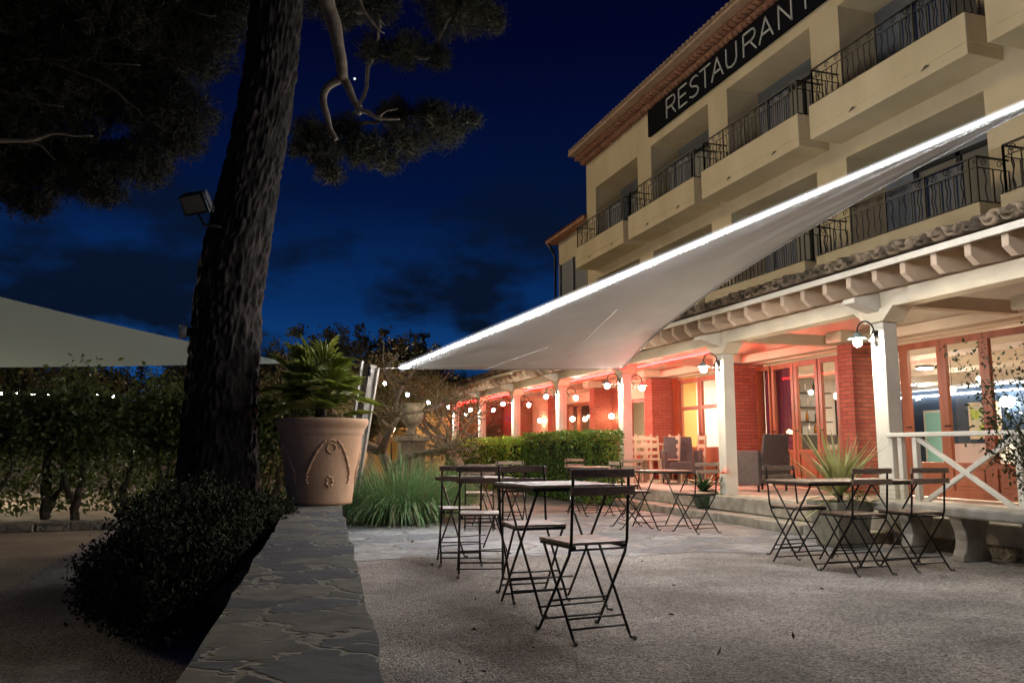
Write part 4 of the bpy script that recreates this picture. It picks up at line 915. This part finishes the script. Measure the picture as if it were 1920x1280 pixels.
# veranda furniture
def armchair(loc, rz, lb):
    t = thing('wicker_armchair', lb, 'armchair', loc, rz, 'grey wicker armchairs on the veranda')
    m = MB(); m.box(-.3, .3, -.3, .28, .2, .42); m.build('seat', M_wicker, t, .02)
    m = MB(); m.add([(-.3, -.3, .2), (.3, -.3, .2), (.3, -.24, .2), (-.3, -.24, .2), (-.27, -.4, .9), (.27, -.4, .9), (.27, -.35, .9), (-.27, -.35, .9)], [(0, 3, 2, 1), (4, 5, 6, 7), (0, 1, 5, 4), (1, 2, 6, 5), (2, 3, 7, 6), (3, 0, 4, 7)]); m.build('backrest', M_wicker, t, .012)
    for s_ in (-1, 1):
        m = MB(); m.box(s_ * .33 - .03, s_ * .33 + .03, -.32, .28, .1, .64); m.build('arm_panel', M_wicker, t, .012)
        for y in (-.26, .24):
            m = MB(); m.tube([(s_ * .31, y, 0), (s_ * .31, y, .12)], .018, 8); m.build('leg', M_bistro, t)
    return t
armchair((7.85, 11.2, .323), R(12), 'dark wicker armchair in front of the plum curtain')
armchair((7.9, 13.75, .323), R(160), 'dark wicker armchair by the second veranda post, its back to the courtyard')
def wood_chair(loc, rz, lb):
    t = thing('wooden_chair', lb, 'chair', loc, rz, 'pale wooden chairs on the veranda')
    for s_ in (-1, 1):
        m = MB(); m.bar((s_ * .19, -.19, 0), (s_ * .19, -.24, .95), .035, .035); m.build('back_post', M_pale, t)
        m = MB(); m.bar((s_ * .19, .18, 0), (s_ * .19, .18, .44), .035, .035); m.build('leg', M_pale, t)
    m = MB(); m.box(-.21, .21, -.21, .21, .44, .47); m.build('seat', M_pale, t, .006)
    for z in (.88, .72, .58): m = MB(); m.bar((-.19, -.2 - z * .045, z), (.19, -.2 - z * .045, z), .02, .07); m.build('back_rail', M_pale, t)
    for z in (.2,): m = MB(); m.bar((-.19, .18, z), (.19, .18, z), .02, .03); m.bar((-.19, -.2, z), (.19, -.2, z), .02, .03); m.build('stretcher', M_pale, t)
for i, (x, y, rz) in enumerate(((7.35, 14.55, 10), (7.45, 15.15, 20), (7.75, 14.15, 90), (8.35, 14.15, 80), (7.7, 16.0, 175), (8.45, 15.6, 200))):
    wood_chair((x, y, .323), R(rz), ['pale wooden chair nearest the third veranda post', 'pale wooden chair second along behind the third post', 'pale wooden chair at the near side of the wooden table', 'pale wooden chair at the near side closest to the paned window', 'pale wooden chair on the far side of the wooden table by the post', 'pale wooden chair on the far side of the table by the brick pier'][i])
t = thing('wooden_table', 'pale wooden dining table on the veranda among the wooden chairs', 'table', (8.0, 15.0, .323))
m = MB(); m.box(-.5, .5, -.45, .45, .74, .78); m.build('table_top', M_pale, t, .006)
for a in (-.42, .42):
    for b_ in (-.37, .37): m = MB(); m.box(a - .03, a + .03, b_ - .03, b_ + .03, 0, .74); m.build('leg', M_pale, t)
# stone bench
t = thing('stone_bench', 'long pale stone bench on scrolled legs against the veranda wall', 'bench', (6.2, 5.6, 0))
m = MB(); pts = []
for k in range(9):
    a = math.pi / 2 + math.pi * k / 8; pts.append((0 + .2 * math.cos(a - math.pi / 2), 1.1 + .2 * math.sin(a - math.pi / 2 + 0)))
pts = [(.2, -1.6), (.2, 1.05)] + [(.2 * math.cos(R(18 * k)), 1.05 + .16 * math.sin(R(18 * k))) for k in range(1, 10)] + [(-.2, 1.05), (-.2, -1.6)]
n = len(pts); m.add([(x, y, .385) for x, y in pts] + [(x, y, .48) for x, y in pts], [tuple(range(n))[::-1], tuple(range(n, 2 * n))] + [(i, (i + 1) % n, n + (i + 1) % n, n + i) for i in range(n)])
m.build('seat_slab', M_stone, t, .02)
for yy in (.74, .12, -.6, -1.3):
    m = MB(); vs = []; prof = [(.16, 0), (.165, .05), (.13, .1), (.11, .18), (.125, .27), (.16, .34), (.17, .384)]
    for r_, z in prof: vs += [(-r_, yy - .065, z), (r_, yy - .065, z), (r_, yy + .065, z), (-r_, yy + .065, z)]
    k = len(prof); m.add(vs, [(4 * i + j, 4 * i + (j + 1) % 4, 4 * i + 4 + (j + 1) % 4, 4 * i + 4 + j) for i in range(k - 1) for j in range(4)] + [(3, 2, 1, 0)], False); m.build('leg', M_stone, t, .01)

# ------------------------------------------------------------------ pots and plants
PX, PY = .69, 8.32
t = thing('terracotta_pot', 'huge terracotta pot with garland relief standing on the slate wall end', 'pot', (PX, PY, .452))
H = .83; prof = [(.30, 0), (.325, .005), (.33, .03), (.335, .1), (.375, .4), (.415, .66), (.42, .68), (.435, .695), (.43, .72), (.455, .76), (.475, .79), (.48, .82), (.47, .84), (.43, .84), (.42, .8), (.05, .79)]
m = MB(); m.lathe([(r_ * .97, z) for r_, z in prof], n=64); m.build('pot_body', M_terra, t)
def rad(z): return (.335 + (z - .1) / .56 * .08) * .97
def onpot(u, z, off=.0): a = -math.pi / 2 + u / .4 - .08; r_ = rad(z) + off; return Vector((r_ * math.cos(a), r_ * math.sin(a), z))
m = MB()
for uc in (.1, -.55, .78):
    m.tube([onpot(uc + .045 * math.cos(a), .55 + .045 * math.sin(a)) for a in (i * math.pi / 8 for i in range(17))], .011, 7)
    for s_ in (-1, 1):
        pts = [onpot(uc + s_ * (.055 + .2 * q_), .6 - .32 * q_ ** 1.4 + .02) for q_ in (i / 14 for i in range(15))]
        m.tube(pts, [.012 + .006 * math.sin(i * 2.2) + .006 * i / 14 for i in range(15)], 7)
        for i in range(5): m.ball(onpot(uc + s_ * (.245 + .012 * (i % 2)), .33 - .028 * i, .004), .016 - .001 * i, 8, 5)
    m.tube([onpot(uc + s_ * .04 * math.cos(a), .6 + .03 * math.sin(a)) for s_ in (1,) for a in (i * math.pi / 6 for i in range(7))], .012, 6)
    for a in range(7): m.ball(onpot(uc - .0 + .034 * math.cos(a * .9), .23 + .045 * math.sin(a * .9), .0), .017, 8, 5)
m.build('garland_relief', M_terra, t)
m = MB(); m.lathe([(.4, .785), (.38, .8), (.01, .81)], n=24); m.build('soil', mat('soil', (.03, .02, .015), .95), t)
t = thing('potted_palm', 'bushy fan palm growing in the terracotta pot', 'plant', (PX - .02, PY, 1.26))
def fan(m, base, d, L, nb=13, wid=.02):
    d = Vector(d).normalized(); side = d.cross(Vector((0, 0, 1))); side = side.normalized() if side.length > .01 else Vector((1, 0, 0)); nrm = side.cross(d)
    for i in range(nb):
        a = R(-85 + 170 * i / (nb - 1)); dd = (d * math.cos(a) + side * math.sin(a)).normalized(); l = L * (.75 + .25 * math.cos(a)) * rnd.uniform(.85, 1.1)
        s_ = dd.cross(nrm).normalized() * wid; p0 = Vector(base); p1 = p0 + dd * l * .55 + nrm * .02; p2 = p0 + dd * l - Vector((0, 0, .12 * l)) 
        m.add([p0, p1 + s_, p2, p1 - s_], [(0, 1, 2), (0, 2, 3)])
m = MB(); pe = MB()
for i in range(46):
    az = rnd.uniform(0, 2 * math.pi); elv = rnd.uniform(-.1, 1.35) ; 
    d = Vector((math.cos(az) * math.cos(elv), math.sin(az) * math.cos(elv), math.sin(elv))); st = Vector((0, 0, rnd.uniform(.02, .42))); L = rnd.uniform(.14, .42)
    b_ = st + d * L; b_.z -= .04
    pe.tube([st, (st + b_) / 2 + Vector((0, 0, .02)), b_], [.007, .005, .004], 5); fan(m, b_, d + Vector((0, 0, -.15)), rnd.uniform(.24, .36), 17, .011)
for i in range(6):
    d = Vector((rnd.uniform(-.5, .5), rnd.uniform(-.5, .3), 1)); fan(m, (0.03, 0, .5 + .035 * i), d, .3, 11, .014)
m.build('fan_leaves', M_palm, t); pe.tube([(0, 0, 0), (.01, 0, .25), (0, .01, .5)], [.06, .05, .03], 8); pe.build('stems', M_bark, t)
# variegated spiky plant in square planter by the step
t = thing('stone_planter', 'weathered square stone planter beside the bench', 'planter', (5.83, 6.95, 0))
m = MB(); vs = []; pr = [(.17, 0), (.18, .03), (.215, .36), (.235, .38), (.235, .46), (.21, .46), (.205, .42)]
for r_, z in pr: vs += [(-r_, -r_, z), (r_, -r_, z), (r_, r_, z), (-r_, r_, z)]
k = len(pr); m.add(vs, [(4 * i + j, 4 * i + (j + 1) % 4, 4 * i + 4 + (j + 1) % 4, 4 * i + 4 + j) for i in range(k - 1) for j in range(4)] + [(3, 2, 1, 0), (4 * k - 4, 4 * k - 3, 4 * k - 2, 4 * k - 1)]); m.build('planter_body', mat('grey_stone_pot', (.13, .12, .085), .85, (.24, .22, .16), 8, .4), t, .01)
t = thing('spiky_plant', 'variegated spiky cordyline growing in the square planter', 'plant', (5.83, 6.95, .44))
def blade(m, p, d, L, w, droop, n=6):
    d = Vector(d).normalized(); s_ = d.cross(Vector((0, 0, 1))); s_ = s_.normalized() if s_.length > .05 else Vector((1, 0, 0)); vs = []
    for i in range(n + 1):
        q_ = i / n; c = Vector(p) + d * L * q_ - Vector((0, 0, droop * L * q_ * q_)); ww = w * (1 - q_ ** 2.2) * (.5 + min(1, q_ * 4) * .5) + .0006
        vs += [c - s_ * ww, c + Vector((0, 0, -.3 * ww)), c + s_ * ww]
    m.add(vs, [(3 * i + j, 3 * i + 1 + j, 3 * i + 4 + j, 3 * i + 3 + j) for i in range(n) for j in (0, 1)], True)
m = MB()
for i in range(110):
    az = rnd.uniform(0, 2 * math.pi); e_ = rnd.triangular(-.35, 1.5, .9)
    blade(m, (0, 0, .03 + .12 * rnd.random()), (math.cos(az) * math.cos(e_), math.sin(az) * math.cos(e_), math.sin(e_)), rnd.uniform(.55, .88), rnd.uniform(.014, .022), rnd.uniform(.02, .3))
m.build('blades', M_agave, t)
m = MB(); m.tube([(0, 0, -.02), (0, 0, .15)], .03, 8); m.build('stem', M_bark, t)
m = MB()
leaves('small_herbs', M_box, blob_pts([(.12, -.12, .06, .12, .12, .08)], 12000, 8), .03, t)
# bowl pot with strelitzia
t = thing('bowl_pot', 'dark green glazed bowl pot beside the second veranda post', 'pot', (6.45, 10.6, .122))
m = MB(); m.lathe([(.1, 0), (.15, .06), (.2, .2), (.21, .24), (.2, .25), (.18, .22)], n=28); m.build('pot_body', mat('green_glaze', (.035, .06, .03), .35), t)
t = thing('flowering_plant', 'leafy plant with one orange flower in the green bowl pot', 'plant', (6.45, 10.6, .34))
m = MB()
for i in range(60):
    az = rnd.uniform(0, 6.28); e_ = rnd.uniform(.2, 1.4); blade(m, (0, 0, 0), (math.cos(az) * math.cos(e_), math.sin(az) * math.cos(e_), math.sin(e_)), rnd.uniform(.28, .52), .024, .3)
blade(m, (.1, -.1, .1), (.7, -.4, .9), .42, .035, .05)
m.build('leaves', mat('glossy_leaves', (.02, .05, .015), .35, (.05, .1, .03), 8, coord='World'), t)
m = MB()
for i in range(7): blade(m, (.1, -.33, .3), (.25 + .12 * i, -.2, .9 - .15 * i), .16, .022, 0)
m.tube([(.02, 0, 0), (.07, -.15, .2), (.1, -.33, .31)], .007, 6)
m.build('flower', mat('orange_petal', (.85, .16, .02), .5), t)

# grass clumps
def grass_clump(loc, rr, hh, n, lb, mt=M_grass, dry=.15):
    t = thing('ornamental_grass', lb, 'grass clump', loc); m = MB(); d2 = MB()
    for i in range(n):
        a = rnd.uniform(0, 6.28); q_ = math.sqrt(rnd.random()); p = (math.cos(a) * q_ * rr * .45, math.sin(a) * q_ * rr * .45, 0)
        out = q_ * .55 + rnd.uniform(0, .3); aa = a + rnd.uniform(-.5, .5)
        (blade)(d2 if rnd.random() < dry else m, p, (math.cos(aa) * out, math.sin(aa) * out, 1), hh * rnd.uniform(.75, 1.2), .0055, rnd.uniform(.2, .8) * (.5 + out), 8)
    m.build('blades', mt, t); d2.build('dry_blades', M_straw, t); return t
grass_clump((2.02, 11.15, 0), 1.25, 1.12, 3200, 'large weeping blue-green grass clump beside the paving')
grass_clump((2.75, 12.3, 0), 1.0, 1.05, 1500, 'smaller lighter grass clump behind the big one')
# hedges
def boxhedge(x0, x1, y0, y1, z1, n, size, m_, lb, name='box_hedge', cat='hedge', seed=2, z0=.05, stems=None):
    rg = np.random.default_rng(seed); P = rg.random((n, 3)); k = rg.integers(0, 6, n)
    ax = k // 2
    keep = rg.random(n) < .8
    for a in range(3):
        s_ = (ax == a) & keep; P[s_, a] = np.where(k[s_] % 2, 1 - .12 * rg.random(s_.sum()) ** 2, .12 * rg.random(s_.sum()) ** 2)
    P = P * np.array((x1 - x0, y1 - y0, z1 - z0)) + np.array((x0, y0, z0)); nz = np.array([mnoise.noise(Vector(p * 3)) for p in P])
    P[:, 2] += nz * .05 * (P[:, 2] / z1); P[:, 0] += nz * .06
    t = thing(name, lb, cat, ((x0 + x1) / 2, (y0 + y1) / 2, 0))
    o = leaves('foliage', m_, P - np.array(((x0 + x1) / 2, (y0 + y1) / 2, 0)), size, t, .4, .3, .55, None, seed)
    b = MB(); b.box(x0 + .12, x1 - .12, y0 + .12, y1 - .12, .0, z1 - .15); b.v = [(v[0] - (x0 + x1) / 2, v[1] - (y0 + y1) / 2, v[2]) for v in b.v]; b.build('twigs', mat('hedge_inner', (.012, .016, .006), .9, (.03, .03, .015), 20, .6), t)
    return t
boxhedge(5.7, 6.35, 13.05, 16.9, 1.3, 24000, .055, M_box, 'large clipped box hedge in front of the veranda posts')
boxhedge(5.6, 6.25, 17.6, 25, 1.24, 24000, .06, M_box2, 'smaller bright clipped hedge further along the veranda', seed=4)
# leafy see-through hedge on the left
t = thing('leafy_hedge', 'tall leafy hedge with bare lower stems behind the pine', 'hedge', (-3, 12.9, 0))
rg = np.random.default_rng(21); m = MB(); pts = []
x = -7.6
while x < .9:
    bx = x + rnd.uniform(-.1, .1); by = 12.9 + rnd.uniform(-.15, .15)
    for s_ in range(rnd.choice((2, 3))):
        a = rnd.uniform(-.5, .5); top_ = Vector((bx + a + rnd.uniform(-.2, .2), by + rnd.uniform(-.3, .3), rnd.uniform(1.3, 1.75)))
        mid = Vector((bx + a * .45, by, .55 + rnd.uniform(0, .3))); r0 = rnd.uniform(.02, .06) if s_ else rnd.uniform(.05, .08)
        limb(m, [(bx, by, 0), tuple((Vector((bx, by, 0)) + mid) / 2 + Vector((rnd.uniform(-.05, .05), 0, 0))), tuple(mid), tuple(mid.lerp(top_, .5)), tuple(top_)], r0, .01, 6, .06)
        for b_ in range(9):
            q_ = rnd.uniform(.25, 1); p = mid.lerp(top_, q_); d = Vector((rnd.uniform(-1, 1), rnd.uniform(-.8, .8), rnd.uniform(-.3, 1))).normalized() * rnd.uniform(.2, .5)
            limb(m, [tuple(p), tuple(p + d * .5 + Vector((0, 0, .03))), tuple(p + d)], .012, .003, 4, .03)
            kk = rnd.randint(50, 95); pts.append(np.array(p + d * .7) + rg.normal(size=(kk, 3)) * np.array((.15, .15, .12)))
    x += rnd.uniform(.38, .62)
pts.append(np.stack([rg.uniform(-7.6, .9, 8500), 12.9 + rg.normal(size=8500) * .28, 1.25 + .5 * rg.random(8500) ** .8], 1))
pts.append(np.stack([rg.uniform(-7.6, .9, 15000), 13.1 + rg.normal(size=15000) * .22, .12 + 1.3 * rg.random(15000)], 1))
P = np.concatenate(pts); P = P[P[:, 2] > .12]
m.v = [(v[0] + 3, v[1] - 12.9, v[2]) for v in m.v]; m.build('stems', mat('hedge_stem', (.05, .035, .022), .85, (.1, .075, .05), 12, .5), t)
leaves('foliage', M_leaf, P - np.array((-3, 12.9, 0)), .085, t, .4, .3, .5, None, 5)
# dark low shrub in front
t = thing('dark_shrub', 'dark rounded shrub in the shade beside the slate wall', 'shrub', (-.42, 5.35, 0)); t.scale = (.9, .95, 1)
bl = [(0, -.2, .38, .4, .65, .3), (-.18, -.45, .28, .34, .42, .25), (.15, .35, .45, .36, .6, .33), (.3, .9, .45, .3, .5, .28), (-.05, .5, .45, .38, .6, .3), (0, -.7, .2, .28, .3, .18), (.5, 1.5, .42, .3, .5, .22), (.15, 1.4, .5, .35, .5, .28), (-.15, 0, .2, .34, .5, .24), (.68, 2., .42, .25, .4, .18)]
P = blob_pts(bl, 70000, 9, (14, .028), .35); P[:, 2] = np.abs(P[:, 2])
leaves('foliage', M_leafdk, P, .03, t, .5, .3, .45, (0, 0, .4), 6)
m = MB()
for i in range(70):
    a = rnd.uniform(0, 6.28); q_ = rnd.uniform(.2, .65); limb(m, [(rnd.uniform(-.15, .15), rnd.uniform(-.4, .7), 0), (math.cos(a) * q_ * .6, math.sin(a) * q_ * 1. , .25), (math.cos(a) * q_, math.sin(a) * q_ * 1.1 + .1, rnd.uniform(.25, .5))], .014, .003, 5, .04)
m.build('stems', M_bark, t)
# shrub at the right edge
t = thing('thin_shrub', 'thin straggly shrub reaching up beside the railing at the right edge', 'shrub', (5.62, 4.55, 0))
m = MB(); P = []
tips = [(-.25, .2, 1.25), (-.2, .15, 1.45), (-.05, .1, 1.62), (.05, .05, 1.75), (-.12, .3, 1.8), (.1, 0, 1.9), (-.35, .35, 1.72), (.15, .1, 1.55), (-.1, .1, 1.1), (.1, .15, 1.25), (-.2, .2, .98), (.05, -.1, .9)]
for i, tp in enumerate(tips):
    b0_ = (.12 + rnd.uniform(-.06, .06), 0, .35); md = (tp[0] * .4 + .1, tp[1] * .4, .35 + (tp[2] - .35) * .5)
    limb(m, [(.1, 0, 0), b0_, md, tp], .012, .002, 5, .03)
    for k in range(190 if tp[2] < 1.3 else 110):
        q_ = rnd.uniform(.5, 1.05) if tp[2] > 1.3 else rnd.uniform(.3, 1.1); c = Vector(md).lerp(Vector(tp), (q_ - .4) / .6); P.append(tuple(c + Vector((rnd.gauss(0, .05), rnd.gauss(0, .05), rnd.gauss(0, .05)))))
m.build('stems', mat('shrub_stem', (.08, .06, .04), .8), t); leaves('foliage', mat('shrub_leaves', (.03, .045, .018), .8, (.09, .11, .04), 6, coord='World'), P, .036, t, .4, .3, .5, None, 9)

# ------------------------------------------------------------------ background trees, urn, gate house
def bare_tree(name, lb, loc, H, spread, seed, nleaf, m_leaf=M_olive, group=None, lsize=.07, trunk_r=.12, low=.3, up=.5):
    t = thing(name, lb, 'tree', loc, 0, group); r2 = random.Random(seed); tr = MB(); P = []
    def grow(p, d, L, r_, dep):
        q_ = [Vector(p)]
        for i in range(3):
            d = (d + Vector((r2.gauss(0, .22), r2.gauss(0, .22), r2.gauss(0, .15) + .05))).normalized(); q_.append(q_[-1] + d * L / 3)
        tr.tube(q_, [r_, r_ * .85, r_ * .7, r_ * .6], 7 if dep < 2 else 4, smooth=True)
        if dep >= 2:
            for i in range(nleaf): P.append(tuple(q_[r2.randrange(1, 4)] + Vector((r2.gauss(0, .14), r2.gauss(0, .14), r2.gauss(0, .12)))))
        if dep < 4:
            for k in range(3 if dep < 3 else 2):
                dd = (d + Vector((r2.uniform(-1, 1), r2.uniform(-1, 1), r2.uniform(-.3, up))) * spread).normalized(); grow(q_[-1] if k else q_[2], dd, L * r2.uniform(.62, .85), r_ * .58, dep + 1)
    grow((0, 0, 0), Vector((0, 0, 1)), H * low, trunk_r, 0)
    tr.build('trunk', M_twig if m_leaf is M_olive else M_bark, t); leaves('crown', m_leaf, P, lsize, t, .5, .3, .5, None, seed); return t
bare_tree('gnarled_tree', 'gnarled spreading tree with sparse leaves in front of the far veranda', (2.6, 13.6, 0), 2.7, 1.15, 5, 34, low=.42, trunk_r=.14, up=.15, lsize=.05)
bare_tree('gnarled_tree', 'low branching tree beside the stone urn, lit by the string bulbs', (4.1, 15.0, 0), 2.7, 1.15, 12, 40, low=.42, trunk_r=.12, up=.2, lsize=.055)
bg = [(.4, 20.5, 4.2, 31, 'olive tree behind the potted palm, nearest the pine'), (1.7, 22, 4.2, 32, 'olive tree straight behind the potted palm'), (3.1, 21, 4.3, 33, 'olive tree behind the leaning pole'), (4.4, 22.5, 4.3, 34, 'olive tree behind the low corner of the large sail'), (5.6, 24, 4.2, 35, 'olive tree nearest the hotel wing'), (2.4, 17.6, 3.3, 41, 'smaller olive tree between the palm and the urn, nearer than the rest'), (.9, 24.5, 4.6, 42, 'tall olive tree rising behind the potted palm'), (3.9, 25.5, 4.8, 43, 'tall olive tree farthest off behind the tip of the large sail'), (6.6, 27.5, 4.6, 44, 'olive tree half hidden by the low hotel wing'), (-1.8, 25, 3.6, 36, 'dark tree beyond the hedge left of the pine'), (-5, 27, 3.6, 37, 'dark tree beyond the hedge under the pale green sail'), (-8.5, 27, 3.8, 38, 'dark tree at the far left beyond the hedge')]
for x, y, hh, sd_, lb in bg: bare_tree('olive_tree', lb, (x, y, 0), hh * 1.05, .95, sd_, 110, group='trees beyond the garden', lsize=.1, low=.27, trunk_r=.13)
for i, (x, y, z) in enumerate(((4.9, 25, 4.6), (3.95, 26, 4.9), (1.9, 26.5, 4.4), (5.6, 26, 4.3))):
    lb = ['thin spire tree just left of the hotel wing', 'tallest thin spire tree beyond the garden', 'thin spire tree left of the tallest one', 'short spire tree closest to the hotel'][i]
    t = thing('spire_tree', lb, 'tree', (x, y, 0), 0, 'thin spire trees'); m = MB(); m.tube([(0, 0, 0), (0, 0, z)], [.025, .004], 6); m.build('trunk', M_twig, t)
    rg = np.random.default_rng(40 + i); n = 900; q_ = rg.random(n) ** 1.1; a = rg.uniform(0, 6.28, n); r_ = (1 - q_) ** 1.3 * .55 * rg.random(n) ** .5 + .02 + .05 * rg.random(n) ** 4
    leaves('crown', M_olive, np.stack([r_ * np.cos(a), r_ * np.sin(a), .8 + (z - .8) * q_], 1), .09, t)
def blob_tree(lb, loc, H, rr, seed, m_, ls, n):
    t = thing('broadleaf_tree', lb, 'tree', loc, 0, 'broad trees beyond the garden'); r2 = random.Random(seed)
    m = MB(); bl = []
    for i in range(9):
        a = r2.uniform(0, 6.28); q_ = r2.uniform(.1, .75) * rr; z = H * r2.uniform(.5, .84); rb = rr * r2.uniform(.32, .55)
        bl.append((q_ * math.cos(a), q_ * math.sin(a), z, rb, rb, rb * .75)); limb(m, [(0, 0, 0), (0, 0, H * .3), (q_ * .5 * math.cos(a), q_ * .5 * math.sin(a), H * .5), (q_ * math.cos(a), q_ * math.sin(a), z)], .07, .02, 5, .05)
    for i in range(14):
        a = r2.uniform(0, 6.28); q_ = r2.uniform(0, .8) * rr; z = H * r2.uniform(.82, 1.04); limb(m, [(q_ * .6 * math.cos(a), q_ * .6 * math.sin(a), H * .6), (q_ * math.cos(a), q_ * math.sin(a), z)], .02, .004, 4, .05); bl.append((q_ * math.cos(a), q_ * math.sin(a), z - .12, .16, .16, .22))
    m.build('trunk', M_bark, t); P = blob_pts(bl, n, seed, (10, .06), .3); leaves('crown', m_, P, ls, t, .5, .3, .5, None, seed)
M_dkolive = mat('dusky_leaves', (.035, .032, .015), .8, (.1, .085, .035), 1.2, coord='World')
for i, (x, y, hh, rr) in enumerate(((-13, 26, 3.7, 2.1), (-10, 25, 3.4, 2.0), (-7.2, 26.5, 3.8, 2.0), (-4.6, 25, 3.5, 1.9), (-2.2, 26, 3.8, 1.8), (.2, 24, 4.2, 1.7), (2.3, 25, 4.6, 1.8), (4.3, 27, 4.9, 1.8), (6.0, 29, 4.7, 1.6), (3.3, 22.5, 3.9, 1.3))):
    blob_tree(['broad dark tree at the far left edge beyond the hedge', 'broad dark tree second from the left edge', 'taller dark tree beyond the middle of the hedge', 'broad dark tree under the middle of the pale green sail', 'broad dark tree just left of the pine trunk', 'broad tree just right of the pine trunk', 'broad tree behind the top of the potted palm', 'broad tree behind the leaning pole', 'broad tree next to the low hotel wing', 'lower broad tree between the palm and the tip of the large sail'][i], (x, y, 0), hh, rr, 60 + i, M_dkolive, .11, 2600)
t = thing('stone_urn', 'pale stone urn on a square pillar beyond the grass clump', 'urn', (2.78, 14.4, 0))
m = MB(); m.lathe([(.16, 1.22), (.1, 1.27), (.07, 1.33), (.1, 1.38), (.2, 1.52), (.22, 1.66), (.2, 1.7), (.24, 1.76), (.25, 1.8), (.2, 1.8)], n=24); m.build('urn_bowl', M_urn, t)
m = MB(); m.box(-.22, .22, -.22, .22, 0, 1.12); m.box(-.28, .28, -.28, .28, 1.121, 1.215); m.build('pillar', M_urn, t, .015)
t = thing('gate_house', 'low ochre outbuilding with an arched opening beyond the urn', 'building', (3.4, 20.2, 0))
m = MB(); ya = -.0; n = 12; half = .55; W_ = 1.4; Hh = 1.95
ap = [(half * math.cos(math.pi * i / n), 1.15 + half * .7 * math.sin(math.pi * i / n)) for i in range(n + 1)]
vs = [(x, ya, z) for x, z in [(half, 0)] + ap + [(-half, 0)]]; vo = [(W_, ya, 0), (W_, ya, Hh)] ; k = len(vs)
top_ = [(x * W_ / half, ya, Hh) for x, z in ap]
m.add(vs + [(W_, ya, 0)] + top_ + [(-W_, ya, 0)], [(0, k, k + 1, 1)] + [(1 + i, k + 1 + i, k + 2 + i, 2 + i) for i in range(n)] + [(n + 1, k + n + 1, k + n + 2, k - 1)])
m.box(-W_, W_, 1.2, 1.3, 0, Hh); m.box(-W_, -W_ + .05, 0.01, 1.2, 0, Hh); m.box(W_ - .05, W_, .01, 1.2, 0, Hh); m.build('wall', mat('ochre_render', (.4, .28, .12), .9, (.5, .36, .18), 3), t)
m = MB(); m.add([(-1.6, -.2, Hh), (1.6, -.2, Hh), (1.6, 1.5, Hh + .35), (-1.6, 1.5, Hh + .35)], [(0, 1, 2, 3)]); m.box(-1.6, 1.6, -.2, 1.5, Hh - .05, Hh - .002); m.build('roof', M_tile, t)
t2 = thing('outdoor_lamp', 'bright amber lamp in front of the low ochre outbuilding', 'lamp', (3.3, 19.6, 1.46)); m = MB(); m.ball((0, 0, 0), .075, 12, 8); m.build('globe', E_amber, t2); m = MB(); m.tube([(0, 0, -1.46), (0, 0, -.07)], .02, 6); m.build('stand', M_iron, t2)

# string lights and garden lamps
def string_lights(lb, p, q, n, sag, r_, mt):
    t = thing('string_lights', lb, 'string lights', p); P = Vector(p); Q = Vector(q); m = MB()
    f = lambda u: (Q - P) * u + Vector((0, 0, -sag * 4 * u * (1 - u))); m.tube([f(i / 30) for i in range(31)], .006, 4); m.build('cable', M_black, t)
    for i in range(n):
        u = (i + .5) / n; b_ = MB(); b_.ball(f(u) + Vector((0, 0, -r_ - .005)), r_, 10, 6); b_.build('bulb', mt, t)
string_lights('row of white bulbs hung low behind the leafy hedge', (-10.5, 19.5, 2.3), (-2.6, 18.5, 2.12), 26, .05, .033, E_bulb_far)
string_lights('loose string of four bulbs in the branches near the urn', (1.9, 13.2, 2.2), (3.6, 14.2, 1.75), 4, .1, .026, E_bulb_far)
string_lights('few warm bulbs strung above the hedge behind the palm', (-.6, 17.5, 2.42), (2.2, 17.2, 2.4), 3, .04, .04, E_bulb_far)
for i, (x, y, z) in enumerate(((-4.6, 16.2, 1.9), (-.9, 15.8, 1.9), (-8.2, 16.6, 1.9))):
    t2 = thing('garden_lamp', ['garden post lamp behind the middle of the leafy hedge', 'garden post lamp behind the pine trunk', 'garden post lamp behind the left end of the leafy hedge'][i], 'lamp', (x, y, 0))
    m = MB(); m.ball((0, 0, .62), .08, 12, 8); m.build('globe', emis('garden_glow', (1., .82, .55), 500.), t2)
    m = MB(); m.tube([(0, 0, 0), (0, 0, .55)], .025, 8); m.build('post', M_iron, t2)

# ------------------------------------------------------------------ render settings
S.view_settings.view_transform = 'Standard'; S.view_settings.look = 'None'; S.view_settings.exposure = 0; S.view_settings.gamma = 1
S.cycles.max_bounces = 6; S.cycles.transparent_max_bounces = 12
S.cycles.sample_clamp_indirect = 4.
